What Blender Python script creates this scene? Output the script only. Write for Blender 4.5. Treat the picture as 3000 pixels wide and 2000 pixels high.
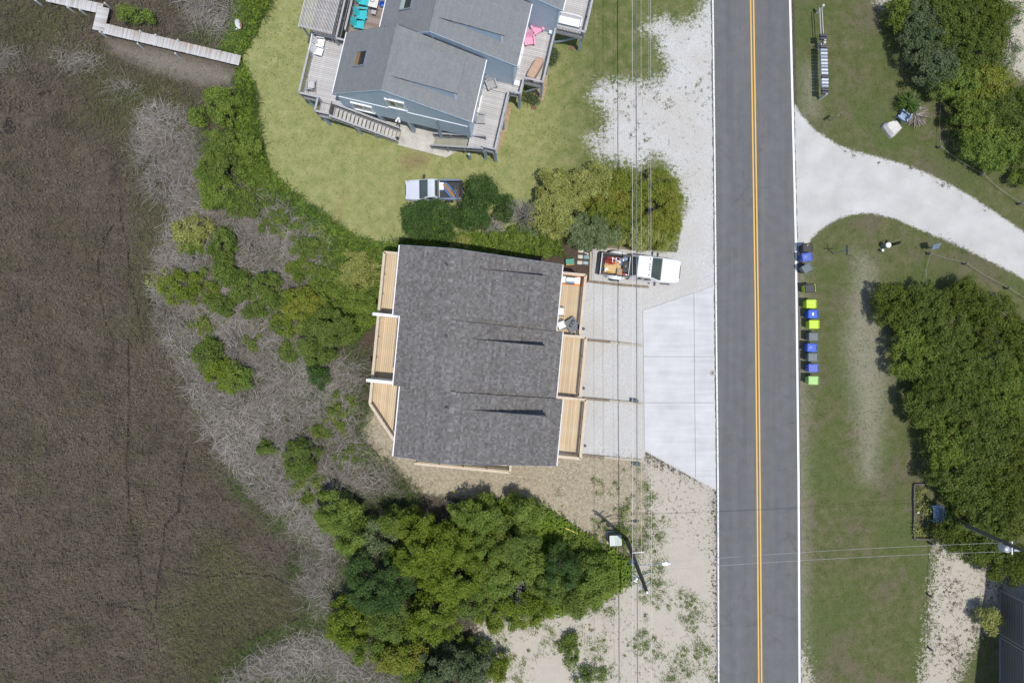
import bpy, math, random
import numpy as np
from mathutils import Vector, Matrix
random.seed(7); RNG = np.random.default_rng(11)
R = math.radians
for o in list(bpy.data.objects): bpy.data.objects.remove(o)
SC = bpy.context.scene; COL = SC.collection
H = 54.0; K = 2000.0 / H              # camera height above the ground, photo pixels per metre on the ground
# ---------------- camera, sky, sun, exposure
cam = bpy.data.cameras.new('camera'); cam.lens = 24; cam.sensor_width = 36; cam.clip_start = 0.5; cam.clip_end = 2000
co = bpy.data.objects.new('camera', cam); COL.objects.link(co); co.location = (0, 0, H); SC.camera = co
SUN = Vector((0.165, -0.205, 1.0)).normalized()     # towards the sun
w = bpy.data.worlds.new('World'); SC.world = w; w.use_nodes = True
nt = w.node_tree; sky = nt.nodes.new('ShaderNodeTexSky'); sky.sky_type = 'NISHITA'; sky.sun_disc = False
sky.sun_elevation = math.asin(SUN.z); sky.sun_rotation = math.atan2(SUN.x, SUN.y)
nt.links.new(sky.outputs[0], nt.nodes['Background'].inputs[0]); nt.nodes['Background'].inputs[1].default_value = 0.15
sl = bpy.data.lights.new('sun', 'SUN'); sl.energy = 3.6; sl.angle = R(0.53); sl.color = (1.0, 0.96, 0.90)
so = bpy.data.objects.new('sun', sl); COL.objects.link(so); so.rotation_euler = SUN.to_track_quat('Z', 'Y').to_euler(); so.location = SUN * 80
vs = SC.view_settings; vs.view_transform = 'Standard'; vs.look = 'None'; vs.gamma = 1; vs.exposure = 0.0; vs.use_curve_mapping = False
SC.render.engine = 'CYCLES'; SC.cycles.max_bounces = 5; SC.cycles.diffuse_bounces = 3; SC.cycles.glossy_bounces = 2; SC.cycles.transparent_max_bounces = 6

# ---------------- helpers
def W(px, py, h=0.0):                 # a spot measured in the photograph, standing h metres above the ground
    f = (1 - h / H) / K
    return Vector(((px - 1500) * f, (1000 - py) * f, h))
def W2(px, py, h=0.0): p = W(px, py, h); return (p.x, p.y)
def lin(r, g, b):
    return tuple(((c / 255) / 12.92 if c / 255 <= 0.04045 else ((c / 255 + 0.055) / 1.055) ** 2.4) for c in (r, g, b))

class G:                              # small node-graph helper
    def __init__(s, name):
        s.m = bpy.data.materials.new(name); s.m.use_nodes = True; s.t = s.m.node_tree
        s.b = s.t.nodes['Principled BSDF']; s.out = s.t.nodes['Material Output']; s._c = None
    def n(s, k, **kw):
        x = s.t.nodes.new(k)
        for a, v in kw.items(): setattr(x, a, v)
        return x
    def l(s, a, b): s.t.links.new(a, b)
    def put(s, sock, v):
        if hasattr(v, 'is_linked') or isinstance(v, bpy.types.NodeSocket): s.l(v, sock)
        elif isinstance(v, tuple) and len(v) == 3: sock.default_value = (*v, 1) if len(sock.default_value) == 4 else v
        else: sock.default_value = v
    def co(s):
        if s._c is None: s._c = s.n('ShaderNodeTexCoord').outputs['Object']
        return s._c
    def pos(s):
        return s.n('ShaderNodeNewGeometry').outputs['Position']
    def attr(s, name): return s.n('ShaderNodeAttribute', attribute_name=name).outputs['Fac']
    def objrand(s): return s.n('ShaderNodeObjectInfo').outputs['Random']
    def scale(s, v, sc):
        m = s.n('ShaderNodeVectorMath', operation='MULTIPLY'); s.l(v, m.inputs[0]); m.inputs[1].default_value = sc; return m.outputs[0]
    def noise(s, sc, det=4, rough=0.55, v=None, dist=0):
        x = s.n('ShaderNodeTexNoise'); s.l(v or s.co(), x.inputs['Vector']); x.inputs['Scale'].default_value = sc
        x.inputs['Detail'].default_value = det; x.inputs['Roughness'].default_value = rough; x.inputs['Distortion'].default_value = dist
        return x.outputs['Fac']
    def vor(s, sc, v=None, feat='F1', out='Distance'):
        x = s.n('ShaderNodeTexVoronoi', feature=feat); s.l(v or s.co(), x.inputs['Vector']); x.inputs['Scale'].default_value = sc; return x.outputs[out]
    def math(s, op, a, b=0.0, c=0.0):
        x = s.n('ShaderNodeMath', operation=op)
        for i, v in enumerate((a, b, c)): s.put(x.inputs[i], v)
        return x.outputs[0]
    def rng(s, v, a, b, c=0.0, d=1.0, smooth=True):
        x = s.n('ShaderNodeMapRange'); x.interpolation_type = 'SMOOTHSTEP' if smooth else 'LINEAR'
        s.put(x.inputs[0], v)
        for i, q in enumerate((a, b, c, d)): s.put(x.inputs[i + 1], q)
        return x.outputs[0]
    def mix(s, f, a, b, mode='MIX'):
        x = s.n('ShaderNodeMix', data_type='RGBA', blend_type=mode); s.put(x.inputs[0], f); s.put(x.inputs[6], a); s.put(x.inputs[7], b); return x.outputs[2]
    def ramp(s, f, cols, lo=0.0, hi=1.0):
        x = s.n('ShaderNodeValToRGB'); s.l(f, x.inputs[0]); e = x.color_ramp.elements; n = len(cols)
        while len(e) < n: e.new(0.5)
        for i, c in enumerate(cols):
            e[i].position = lo + (hi - lo) * (i / max(1, n - 1)); e[i].color = (*c, 1)
        return x.outputs[0]
    def bump(s, h, strength=0.5, dist=0.02):
        x = s.n('ShaderNodeBump'); x.inputs['Strength'].default_value = strength; x.inputs['Distance'].default_value = dist
        s.l(h, x.inputs['Height']); s.l(x.outputs[0], s.b.inputs['Normal'])
    def fin(s, col, rough=0.8, metal=0.0, spec=None):
        s.put(s.b.inputs['Base Color'], col); s.put(s.b.inputs['Roughness'], rough); s.b.inputs['Metallic'].default_value = metal
        if spec is not None: s.b.inputs['Specular IOR Level'].default_value = spec
        return s.m

def mat(name, cols, rough=0.7, sc=6, det=5, lo=0.3, hi=0.7, metal=0, bump=0.0, bsc=None, rnd=None, spec=None, stretch=None, rw=0.6):
    """colours spread by noise, by a random number per object ('obj') or by the per-piece attribute 'rnd' ('attr')"""
    g = G(name); v = g.scale(g.co(), stretch) if stretch else None
    nz = g.noise(sc, det, v=v); f = nz
    if rnd:
        r = g.objrand() if rnd == 'obj' else g.attr('rnd')
        a = g.rng(nz, lo, hi, 0, 1, False)
        f = g.math('ADD', g.math('MULTIPLY', r, rw), g.math('MULTIPLY', a, 1 - rw)); lo, hi = 0.0, 1.0
    c = g.ramp(f, cols, lo, hi) if len(cols) > 1 else cols[0]
    if bump: g.bump(g.noise(bsc or sc * 4, 3, v=v), bump)
    return g.fin(c, rough, metal, spec)

def leafmat(name, cols, trans=0.25):
    g = G(name); r = g.attr('rnd'); nz = g.noise(0.9, 2, v=g.pos())
    f = g.math('ADD', g.math('MULTIPLY', r, 0.65), g.math('MULTIPLY', g.rng(nz, 0.3, 0.7, 0, 1, False), 0.35))
    c = g.ramp(f, cols); g.fin(c, 0.55, spec=0.25)
    tr = g.n('ShaderNodeBsdfTranslucent'); g.l(c, tr.inputs[0]); mx = g.n('ShaderNodeMixShader'); mx.inputs[0].default_value = trans
    g.l(g.b.outputs[0], mx.inputs[1]); g.l(tr.outputs[0], mx.inputs[2]); g.l(mx.outputs[0], g.out.inputs[0])
    return g.m

class MB:                             # gathers shapes of ONE part and links them as one mesh object
    def __init__(s): s.v = []; s.f = []; s.r = []
    def add(s, v, f, rnd=0.0):
        o = len(s.v); s.v += [tuple(p) for p in v]; s.f += [tuple(i + o for i in q) for q in f]; s.r += [rnd] * len(v); return s
    def box(s, c, d, rz=0.0, M=None, rnd=0.0):
        x, y, z = d[0] / 2, d[1] / 2, d[2] / 2
        vs = [Vector((a * x, b * y, e * z)) for a in (-1, 1) for b in (-1, 1) for e in (-1, 1)]
        m = M or Matrix.Rotation(rz, 3, 'Z'); c = Vector(c)
        return s.add([m @ p + c for p in vs], [(0, 1, 3, 2), (4, 6, 7, 5), (0, 4, 5, 1), (2, 3, 7, 6), (0, 2, 6, 4), (1, 5, 7, 3)], rnd)
    def bar(s, a, b, w_, h_, up=Vector((0, 0, 1))):
        a, b = Vector(a), Vector(b); d = b - a; L = d.length
        if L < 1e-6: return s
        x = d / L; y = up.cross(x)
        if y.length < 1e-3: y = Vector((0, 1, 0)).cross(x)
        if y.length < 1e-3: y = Vector((1, 0, 0))
        y.normalize(); z = x.cross(y)
        return s.box((a + b) / 2, (L, w_, h_), M=Matrix((x, y, z)).transposed())
    def tube(s, pts, rad, n=8, cap=True):
        pts = [Vector(p) for p in pts]; m = len(pts)
        rad = rad if isinstance(rad, (list, tuple)) else [rad] * m
        vs = []; fs = []
        for i, p in enumerate(pts):
            d = (pts[min(i + 1, m - 1)] - pts[max(i - 1, 0)]).normalized()
            a = d.cross(Vector((0, 0, 1)))
            if a.length < 1e-3: a = Vector((1, 0, 0))
            a.normalize(); b = d.cross(a)
            for k in range(n):
                t = 2 * math.pi * k / n; vs.append(p + (a * math.cos(t) + b * math.sin(t)) * rad[i])
        for i in range(m - 1):
            for k in range(n): fs.append((i * n + k, i * n + (k + 1) % n, (i + 1) * n + (k + 1) % n, (i + 1) * n + k))
        if cap: fs += [tuple(range(n))[::-1], tuple(range((m - 1) * n, m * n))]
        return s.add(vs, fs)
    def ring(s, c, r, rt, n=20, axis='Z', m=6):
        c = Vector(c); vs = []; fs = []
        for i in range(n):
            t = 2 * math.pi * i / n
            for k in range(m):
                q = 2 * math.pi * k / m; rr = r + rt * math.cos(q); p = Vector((rr * math.cos(t), rr * math.sin(t), rt * math.sin(q)))
                if axis == 'Y': p = Vector((p.x, p.z, p.y))
                vs.append(c + p)
        for i in range(n):
            for k in range(m): fs.append((i * m + k, ((i + 1) % n) * m + k, ((i + 1) % n) * m + (k + 1) % m, i * m + (k + 1) % m))
        return s.add(vs, fs)
    def lathe(s, c, prof, n=16):
        c = Vector(c); vs = []; fs = []
        for r, z in prof:
            for k in range(n):
                t = 2 * math.pi * k / n; vs.append(c + Vector((r * math.cos(t), r * math.sin(t), z)))
        for i in range(len(prof) - 1):
            for k in range(n): fs.append((i * n + k, i * n + (k + 1) % n, (i + 1) * n + (k + 1) % n, (i + 1) * n + k))
        fs += [tuple(range(n))[::-1], tuple(range((len(prof) - 1) * n, len(prof) * n))]
        return s.add(vs, fs)
    def prism(s, poly, z0, z1):       # poly counter-clockwise or not, flat top and bottom
        n = len(poly); a = sum(poly[i][0] * poly[(i + 1) % n][1] - poly[(i + 1) % n][0] * poly[i][1] for i in range(n))
        if a < 0: poly = poly[::-1]
        vs = [(x, y, z0) for x, y in poly] + [(x, y, z1) for x, y in poly]
        return s.add(vs, [tuple(range(n))[::-1], tuple(range(n, 2 * n))] + [(i, (i + 1) % n, n + (i + 1) % n, n + i) for i in range(n)])
    def slab(s, quad, t):             # a polygon in space given thickness t downwards along its normal
        q = [Vector(p) for p in quad]; nn = (q[1] - q[0]).cross(q[2] - q[0]).normalized()
        if nn.z < 0: nn = -nn; q = q[::-1]
        n = len(q); vs = q + [p - nn * t for p in q]
        return s.add(vs, [tuple(range(n)), tuple(range(n, 2 * n))[::-1]] + [(i, n + i, n + (i + 1) % n, (i + 1) % n) for i in range(n)])
    def loft(s, secs, cap=True):      # closed sections with the same number of points
        m = len(secs[0]); vs = [p for q in secs for p in q]; fs = []
        for i in range(len(secs) - 1):
            for k in range(m): fs.append((i * m + k, (i + 1) * m + k, (i + 1) * m + (k + 1) % m, i * m + (k + 1) % m))
        if cap: fs += [tuple(range(m)), tuple(range((len(secs) - 1) * m, len(secs) * m))[::-1]]
        return s.add(vs, fs)
    def mesh(s, name, mt, rnd=False, smooth=False):
        me = bpy.data.meshes.new(name); me.from_pydata(s.v, [], s.f); me.materials.append(mt)
        if rnd: me.attributes.new('rnd', 'FLOAT', 'POINT').data.foreach_set('value', np.array(s.r, dtype=np.float32))
        if smooth: me.polygons.foreach_set('use_smooth', [True] * len(me.polygons))
        return me
    def build(s, name, mt, parent=None, rnd=False, smooth=False, bevel=0.0, kind=None, fix=True):
        me = s.mesh(name, mt, rnd, smooth)
        if fix:
            import bmesh
            bm = bmesh.new(); bm.from_mesh(me); bmesh.ops.recalc_face_normals(bm, faces=bm.faces); bm.to_mesh(me); bm.free()
        o = place(name, me, parent)
        if bevel:
            b = o.modifiers.new('bevel', 'BEVEL'); b.width = bevel; b.segments = 2; b.limit_method = 'ANGLE'
        if kind: o['kind'] = kind
        return o

def place(name, me, parent=None, loc=(0, 0, 0), rz=0.0):
    o = bpy.data.objects.new(name, me); COL.objects.link(o); o.parent = parent; o.location = loc; o.rotation_euler = (0, 0, rz); return o
def tag(o, label, cat, group=None):
    o['label'] = label; o['category'] = cat
    if group: o['group'] = group
    return o
def thing(name, label, cat, loc=(0, 0, 0), rz=0.0, group=None):
    return tag(place(name, None, None, loc, rz), label, cat, group)
def copy_tree(o, parent=None):
    c = o.copy(); COL.objects.link(c); c.parent = parent
    for ch in list(o.children): copy_tree(ch, c)
    return c
def dup(o, loc, rz, label, group=None):
    c = copy_tree(o); c.location = loc; c.rotation_euler = (0, 0, rz); c['label'] = label
    if group: c['group'] = group
    return c
def struct(o): o['kind'] = 'structure'; return o

def npmesh(name, V, F, mt, rnd=None, parent=None, kind=None):
    """big meshes straight from numpy: V (n,3), F (m,k) all faces of k corners"""
    me = bpy.data.meshes.new(name); n, k = F.shape
    me.vertices.add(len(V)); me.vertices.foreach_set('co', V.astype(np.float32).ravel())
    me.loops.add(n * k); me.loops.foreach_set('vertex_index', F.astype(np.int32).ravel())
    me.polygons.add(n); me.polygons.foreach_set('loop_start', np.arange(0, n * k, k, dtype=np.int32))
    me.update(calc_edges=True); me.materials.append(mt)
    if rnd is not None: me.attributes.new('rnd', 'FLOAT', 'POINT').data.foreach_set('value', rnd.astype(np.float32))
    o = place(name, me, parent)
    if kind: o['kind'] = kind
    return o

def sdf(poly, X, Y):
    """signed distance in metres to a polygon given in photo pixels on the ground, positive inside"""
    P = np.array([W2(*p) for p in poly]); n = len(P); d2 = np.full(X.shape, 1e9); ins = np.zeros(X.shape, bool)
    for i in range(n):
        a, b = P[i], P[(i + 1) % n]; e = b - a; t = np.clip(((X - a[0]) * e[0] + (Y - a[1]) * e[1]) / max(1e-9, e @ e), 0, 1)
        d2 = np.minimum(d2, (X - a[0] - t * e[0]) ** 2 + (Y - a[1] - t * e[1]) ** 2)
        c = (a[1] > Y) != (b[1] > Y)
        with np.errstate(divide='ignore', invalid='ignore'):
            ins ^= c & (X < (b[0] - a[0]) * (Y - a[1]) / (b[1] - a[1]) + a[0])
    return np.where(ins, 1, -1) * np.sqrt(d2)
def usdf(polys, X, Y):
    d = np.full(X.shape, -99.0)
    for p in polys: d = np.maximum(d, sdf(p, X, Y))
    return d
# ---------------- the ground: one continuous sheet, its zones split into objects that share one material
ZONES = {
 'green': [[(250,180),(470,230),(560,300),(560,520),(500,640),(470,900),(430,900),(420,560),(380,430),(260,330)],[(0,0),(230,30),(170,150),(0,140)],[(600,1560),(780,1700),(900,1800),(1000,2000),(520,2000),(450,1800),(580,1700)],[(420,700),(460,760),(430,960),(390,960)]],
 'mud': [[(315,118),(480,150),(640,190),(700,222),(690,245),(590,245),(480,215),(400,185),(330,150)]],
 'reed': [[(415,300),(560,335),(610,470),(700,545),(850,610),(935,700),(970,800),(905,850),(940,960),(1010,1040),(1075,1060),(1050,1260),(1130,1370),(1190,1440),(980,1470),(1020,1640),(950,1660),(850,1560),(730,1440),(640,1330),(570,1210),(535,1100),(465,960),(445,850),(470,720),(495,620),(415,560),(395,440)],
          [(740,1910),(860,1850),(1010,1860),(1120,1920),(1180,2000),(640,2000)],[(520,0),(690,0),(690,60),(640,130),(560,90)],[(-40,165),(50,150),(70,180),(40,205),(-40,200)],[(170,175),(260,165),(310,180),(280,215),(190,210)],[(320,250),(400,260),(390,290),(340,285)],[(890,1600),(1000,1640),(1010,1790),(930,1800),(870,1700)]],
 'weed': [[(712,195),(742,262),(745,344),(760,430),(780,499),(830,552),(900,612),(988,671),(1040,702),(1130,726),(1190,712),(1400,690),(1600,690),(1640,745),(1500,745),(1300,735),(1140,735),(1120,800),(1105,930),(1075,960),(1030,1000),(960,930),(905,880),(900,800),(960,770),(930,700),(860,640),(780,600),(720,540),(690,470),(690,400),(700,300),(690,240)],
          [(690,0),(790,0),(745,100),(705,165),(650,150),(690,70)],[(1380,1470),(1560,1465),(1660,1530),(1740,1590),(1800,1625),(1850,1640),(1850,1700),(1780,1750),(1690,1790),(1560,1800),(1520,1700),(1500,1600)]],
 'lawn': [[(789,-80),(740,114),(710,160),(712,213),(737,262),(740,344),(757,430),(778,499),(827,552),(896,610),(985,669),(1037,700),(1123,724),(1190,712),(1480,690),(1640,735),(1990,745),(2092,700),(2088,-80)]],
 'verge': [[(2325,-80),(2345,800),(2350,2080),(3080,2080),(3080,-80)]],
 'straw': [[(1108,940),(1100,1130),(1060,1260),(1050,1320),(1130,1370),(1190,1435),(1330,1455),(1480,1455),(1600,1490),(1680,1540),(1760,1600),(1850,1620),(1890,1540),(1900,1440),(1890,1340),(1300,1330),(1200,960)]],
 'soil': [[(1108,940),(1070,960),(1050,1050),(1045,1120),(1030,1200),(1045,1265),(1080,1200),(1100,1100)],[(1600,690),(1640,700),(1740,712),(1738,826),(1640,840),(1580,770)],[(1135,1340),(1150,1370),(1215,1430),(1190,1440),(1140,1390)],[(1770,1550),(1835,1555),(1835,1605),(1775,1605)]],
 'sand': [[(1878,1340),(1990,1380),(2094,1425),(2106,2080),(1380,2080),(1440,1990),(1400,1880),(1400,1800),(1520,1790),(1640,1800),(1790,1750),(1840,1690),(1880,1600),(1900,1500)],[(2745,1570),(2800,1605),(2880,1650),(3080,1735),(2920,1830),(2865,1860),(2790,2030),(2690,2040),(2720,1850),(2735,1700)],[(2925,-60),(3080,-60),(3080,260),(2950,200)],[(2345,1900),(2380,2000),(2470,2080),(2350,2080)],[(2560,-60),(2640,-60),(2610,20),(2570,15)]],
 'pale': [[(2515,750),(2550,770),(2600,950),(2600,1100),(2580,1250),(2560,1400),(2530,1400),(2510,1200),(2480,1000)],[(2360,200),(2380,200),(2385,330),(2362,330)],[(2060,0),(2110,0),(2110,520),(2060,520)],[(2332,640),(2352,700),(2356,2000),(2338,2000)]],
 'burn': [[(1165,470),(1200,445),(1255,450),(1250,490),(1190,500)],[(985,690),(1010,560),(985,640)],[(780,480),(800,520),(830,560),(815,560),(785,515)]],
 'rag': [[(2110,-40),(2062,20),(2045,55),(1975,75),(1952,52),(1928,60),(1886,86),(1932,110),(1935,150),(1958,186),(1952,219),(1912,242),(1812,240),(1756,242),(1734,284),(1762,308),(1786,348),(1766,391),(1722,408),(1753,454),(1800,465),(1872,488),(1915,448),(1958,478),(1986,530),(2010,600),(1998,690),(1998,760),(2110,760)]],
 'gravel': [[(1737,722),(1890,733),(1985,740),(2000,640),(2100,560),(2110,840),(2110,1440),(2090,1432),(1890,1322),(1886,1350),(1704,1335),(1560,1320),(1560,850),(1718,828),(1734,822)]],
 'drive': [[(2325,300),(2345,335),(2390,385),(2450,422),(2500,442),(2590,465),(2680,492),(2760,528),(2844,575),(2920,625),(3080,735),(3080,865),(2960,795),(2870,750),(2790,712),(2704,676),(2620,640),(2551,624),(2495,628),(2449,644),(2410,668),(2380,694),(2350,740),(2325,800)]],
 'hard': [[(1884,909),(2089,837),(2110,837),(2110,1440),(2097,1432),(1888,1317)],[(2084,-80),(2098,2080),(2350,2080),(2342,1400),(2336,700),(2320,-80)],[(1160,720),(1650,780),(1640,1360),(1150,1340)]],
}
XS = np.arange(-44.0, 44.01, 0.2); YS = np.arange(-30.0, 30.01, 0.2)
GX, GY = np.meshgrid(XS, YS); SD = {k: usdf(v, GX, GY) for k, v in ZONES.items()}
CRACKS = [[(372,990),(378,1200),(368,1367),(374,1440),(379,1514),(402,1630),(420,1746),(446,1827),(469,1925),(466,2010)],[(345,575),(352,640),(372,720),(378,820),(400,900),(420,1010)],[(330,660),(300,700),(285,770),(290,860),(310,960)],[(548,1310),(530,1400),(522,1500),(480,1540),(476,1610),(470,1640),(458,1720),(455,1790)],[(370,1410),(420,1440),(430,1520)],[(530,1525),(560,1555),(590,1600),(640,1640)],[(510,1675),(600,1690),(700,1680),(800,1690)],[(402,1630),(350,1620)],[(520,1830),(560,1900),(580,1960)],[(310,1770),(380,1780),(440,1800)]]
def linedist(lines, X, Y):
    d2 = np.full(X.shape, 1e9)
    for l in lines:
        P = [np.array(W2(*p)) for p in l]
        for a, b in zip(P[:-1], P[1:]):
            e = b - a; t = np.clip(((X - a[0]) * e[0] + (Y - a[1]) * e[1]) / max(1e-9, e @ e), 0, 1); d2 = np.minimum(d2, (X - a[0] - t * e[0]) ** 2 + (Y - a[1] - t * e[1]) ** 2)
    return np.sqrt(d2)
SD['crack'] = linedist(CRACKS, GX, GY)
def ground_material():
    g = G('ground'); p = g.co()
    n1 = g.noise(0.25, 3); n2 = g.noise(1.3, 5, 0.6); n3 = g.noise(9, 5, 0.65); n4 = g.noise(28, 3, 0.6); n5 = g.noise(3.5, 6, 0.7)
    fine = g.math('ADD', g.math('MULTIPLY', n3, 0.5), g.math('MULTIPLY', n4, 0.5))
    def soft(a, amp, sft, nz=None, nz2=None):
        s = g.attr(a); e = g.math('MULTIPLY', g.math('SUBTRACT', nz if nz is not None else n5, 0.5), 2 * amp)
        s = g.math('ADD', s, e)
        if nz2 is not None: s = g.math('ADD', s, g.math('MULTIPLY', g.math('SUBTRACT', nz2, 0.5), amp))
        return g.rng(s, -sft, sft)
    # marsh: dead grass mat with dark hollows
    c = g.ramp(fine, [(.025,.021,.016),(.082,.069,.052),(.165,.139,.104)], 0.34, 0.66)
    c = g.mix(g.math('MULTIPLY', g.rng(n5, 0.55, 0.66), 0.8), c, (.022,.018,.015)); c = g.mix(g.rng(n2, 0.60, 0.72), c, (.028,.023,.019)); c = g.mix(g.math('MULTIPLY', g.rng(g.noise(0.09, 2), 0.42, 0.62), 0.35), c, g.ramp(fine, [(.042,.036,.025),(.130,.112,.078)], 0.34, 0.66)); c = g.mix(g.math('MULTIPLY', g.rng(n1, 0.45, 0.65), 0.5), c, g.ramp(fine, [(.035,.034,.016),(.11,.098,.05)], 0.34, 0.66)); nb = g.noise(0.55, 3); c = g.mix(g.math('MULTIPLY', g.rng(nb, 0.52, 0.68), 0.45), c, (.03,.025,.02)); c = g.mix(g.math('MULTIPLY', g.rng(nb, 0.46, 0.32), 0.4), c, g.ramp(fine, [(.07,.058,.042),(.17,.145,.11)], 0.34, 0.66))
    gr = g.ramp(fine, [(.03,.034,.014),(.085,.088,.034),(.15,.14,.06)], 0.32, 0.68)
    c = g.mix(g.math('MULTIPLY', soft('green', 2.2, 2.0, n2), 0.55), c, gr)
    c = g.mix(g.math('MULTIPLY', soft('mud', 0.5, 0.7, n2), 0.8), c, g.ramp(n3, [(.14,.125,.105),(.25,.225,.19)], 0.35, 0.65))
    c = g.mix(g.math('MULTIPLY', g.rng(g.math('ADD', g.attr('crack'), g.math('MULTIPLY', g.math('SUBTRACT', n5, .5), .25)), .02, .16, .85, 0.0), 1.0), c, (.014,.012,.010))
    c = g.mix(soft('reed', 0.8, 0.5), c, g.ramp(fine, [(.025,.022,.016),(.10,.088,.07),(.21,.185,.16)], 0.36, 0.66))
    c = g.mix(soft('weed', 0.6, 0.4), c, g.ramp(fine, [(.03,.05,.008),(.08,.13,.02),(.16,.21,.04)], 0.34, 0.68))
    lawn = g.ramp(g.math('ADD', g.math('MULTIPLY', n2, 0.55), g.math('MULTIPLY', fine, 0.45)), [(.15,.185,.062),(.25,.262,.102),(.34,.325,.16)], 0.32, 0.68)
    lx = g.n('ShaderNodeSeparateXYZ'); g.l(p, lx.inputs[0])
    east = g.rng(lx.outputs['X'], 0, 8); lawn2 = g.ramp(g.math('ADD', g.math('MULTIPLY', n2, 0.5), g.math('MULTIPLY', fine, 0.5)), [(.06,.095,.022),(.125,.14,.05),(.22,.19,.115)], 0.36, 0.66)
    lawn = g.mix(east, lawn, lawn2)
    c = g.mix(soft('lawn', 0.12, 0.1), c, lawn)
    c = g.mix(g.math('MULTIPLY', soft('burn', 0.8, 0.5), 0.7), c, g.ramp(fine, [(.16,.11,.06),(.30,.23,.13)], 0.35, 0.65))
    v = g.ramp(g.math('ADD', g.math('MULTIPLY', n2, 0.5), g.math('MULTIPLY', fine, 0.5)), [(.060,.080,.024),(.105,.112,.046),(.160,.145,.092)], 0.36, 0.66)
    v = g.mix(g.math('MULTIPLY', g.rng(g.math('ADD', g.math('MULTIPLY', n1, .7), g.math('MULTIPLY', n2, .3)), 0.5, 0.60), 0.65), v, g.ramp(fine, [(.09,.078,.05),(.17,.142,.10)], 0.35, 0.65))
    v = g.mix(g.math('MULTIPLY', g.rng(g.noise(0.16, 3), 0.48, 0.60), 0.55), v, g.ramp(fine, [(.048,.075,.018),(.105,.138,.042)], 0.35, 0.65))
    c = g.mix(soft('verge', 0.2, 0.1), c, v)
    st = g.ramp(g.math('ADD', g.math('MULTIPLY', n5, 0.5), g.math('MULTIPLY', fine, 0.5)), [(.19,.16,.10),(.345,.295,.21),(.47,.42,.325)], 0.36, 0.62)
    c = g.mix(soft('straw', 0.5, 0.25), c, st)
    c = g.mix(soft('soil', 0.35, 0.25), c, g.ramp(fine, [(.035,.024,.018),(.085,.062,.048),(.17,.135,.11)], 0.34, 0.7))
    sa = g.ramp(fine, [(.37,.335,.275),(.435,.395,.33),(.50,.46,.385)], 0.3, 0.7)
    sa = g.mix(g.math('MULTIPLY', g.rng(n2, 0.45, 0.62), 0.25), sa, (.35,.33,.295)); tuft = g.math('MULTIPLY', g.rng(n5, 0.54, 0.62), g.rng(n1, 0.42, 0.56)); sa = g.mix(g.math('MULTIPLY', tuft, 0.75), sa, g.ramp(fine, [(.04,.06,.015),(.15,.13,.07)], 0.35, 0.65))
    c = g.mix(soft('sand', 2.6, 0.35, n5, n3), c, sa)
    c = g.mix(g.math('MULTIPLY', soft('pale', 1.2, 1.3, n5), 0.42), c, (.38,.35,.29))
    vr = g.vor(22); gc = g.ramp(g.math('ADD', g.math('MULTIPLY', n4, 0.6), g.math('MULTIPLY', vr, 0.55)), [(.27,.265,.25),(.43,.425,.41),(.57,.565,.55)], 0.28, 0.72)
    gc = g.mix(g.math('MULTIPLY', g.rng(n1, 0.4, 0.65), 0.35), gc, (.42,.385,.33))
    wd = g.math('MULTIPLY', g.rng(n5, 0.55, 0.63), g.rng(n2, 0.46, 0.58)); gw = g.mix(g.math('MULTIPLY', wd, 0.7), gc, g.ramp(fine, [(.10,.12,.05),(.22,.22,.13)], 0.35, 0.65))
    c = g.mix(soft('rag', 2.2, 0.55, n5, n3), c, gw)
    c = g.mix(soft('gravel', 0.06, 0.06), c, gc)
    trk = g.noise(0.6, 4, 0.5)
    dc = g.ramp(g.math('ADD', g.math('MULTIPLY', trk, 0.5), g.math('MULTIPLY', n4, 0.5)), [(.40,.39,.37),(.475,.465,.445),(.555,.545,.525)], 0.33, 0.67)
    c = g.mix(soft('drive', 0.28, 0.12, n5, n3), c, dc)
    g.bump(fine, 0.6, 0.05)
    return g.fin(c, 0.95, spec=0.1)
GROUND = ground_material()
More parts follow.
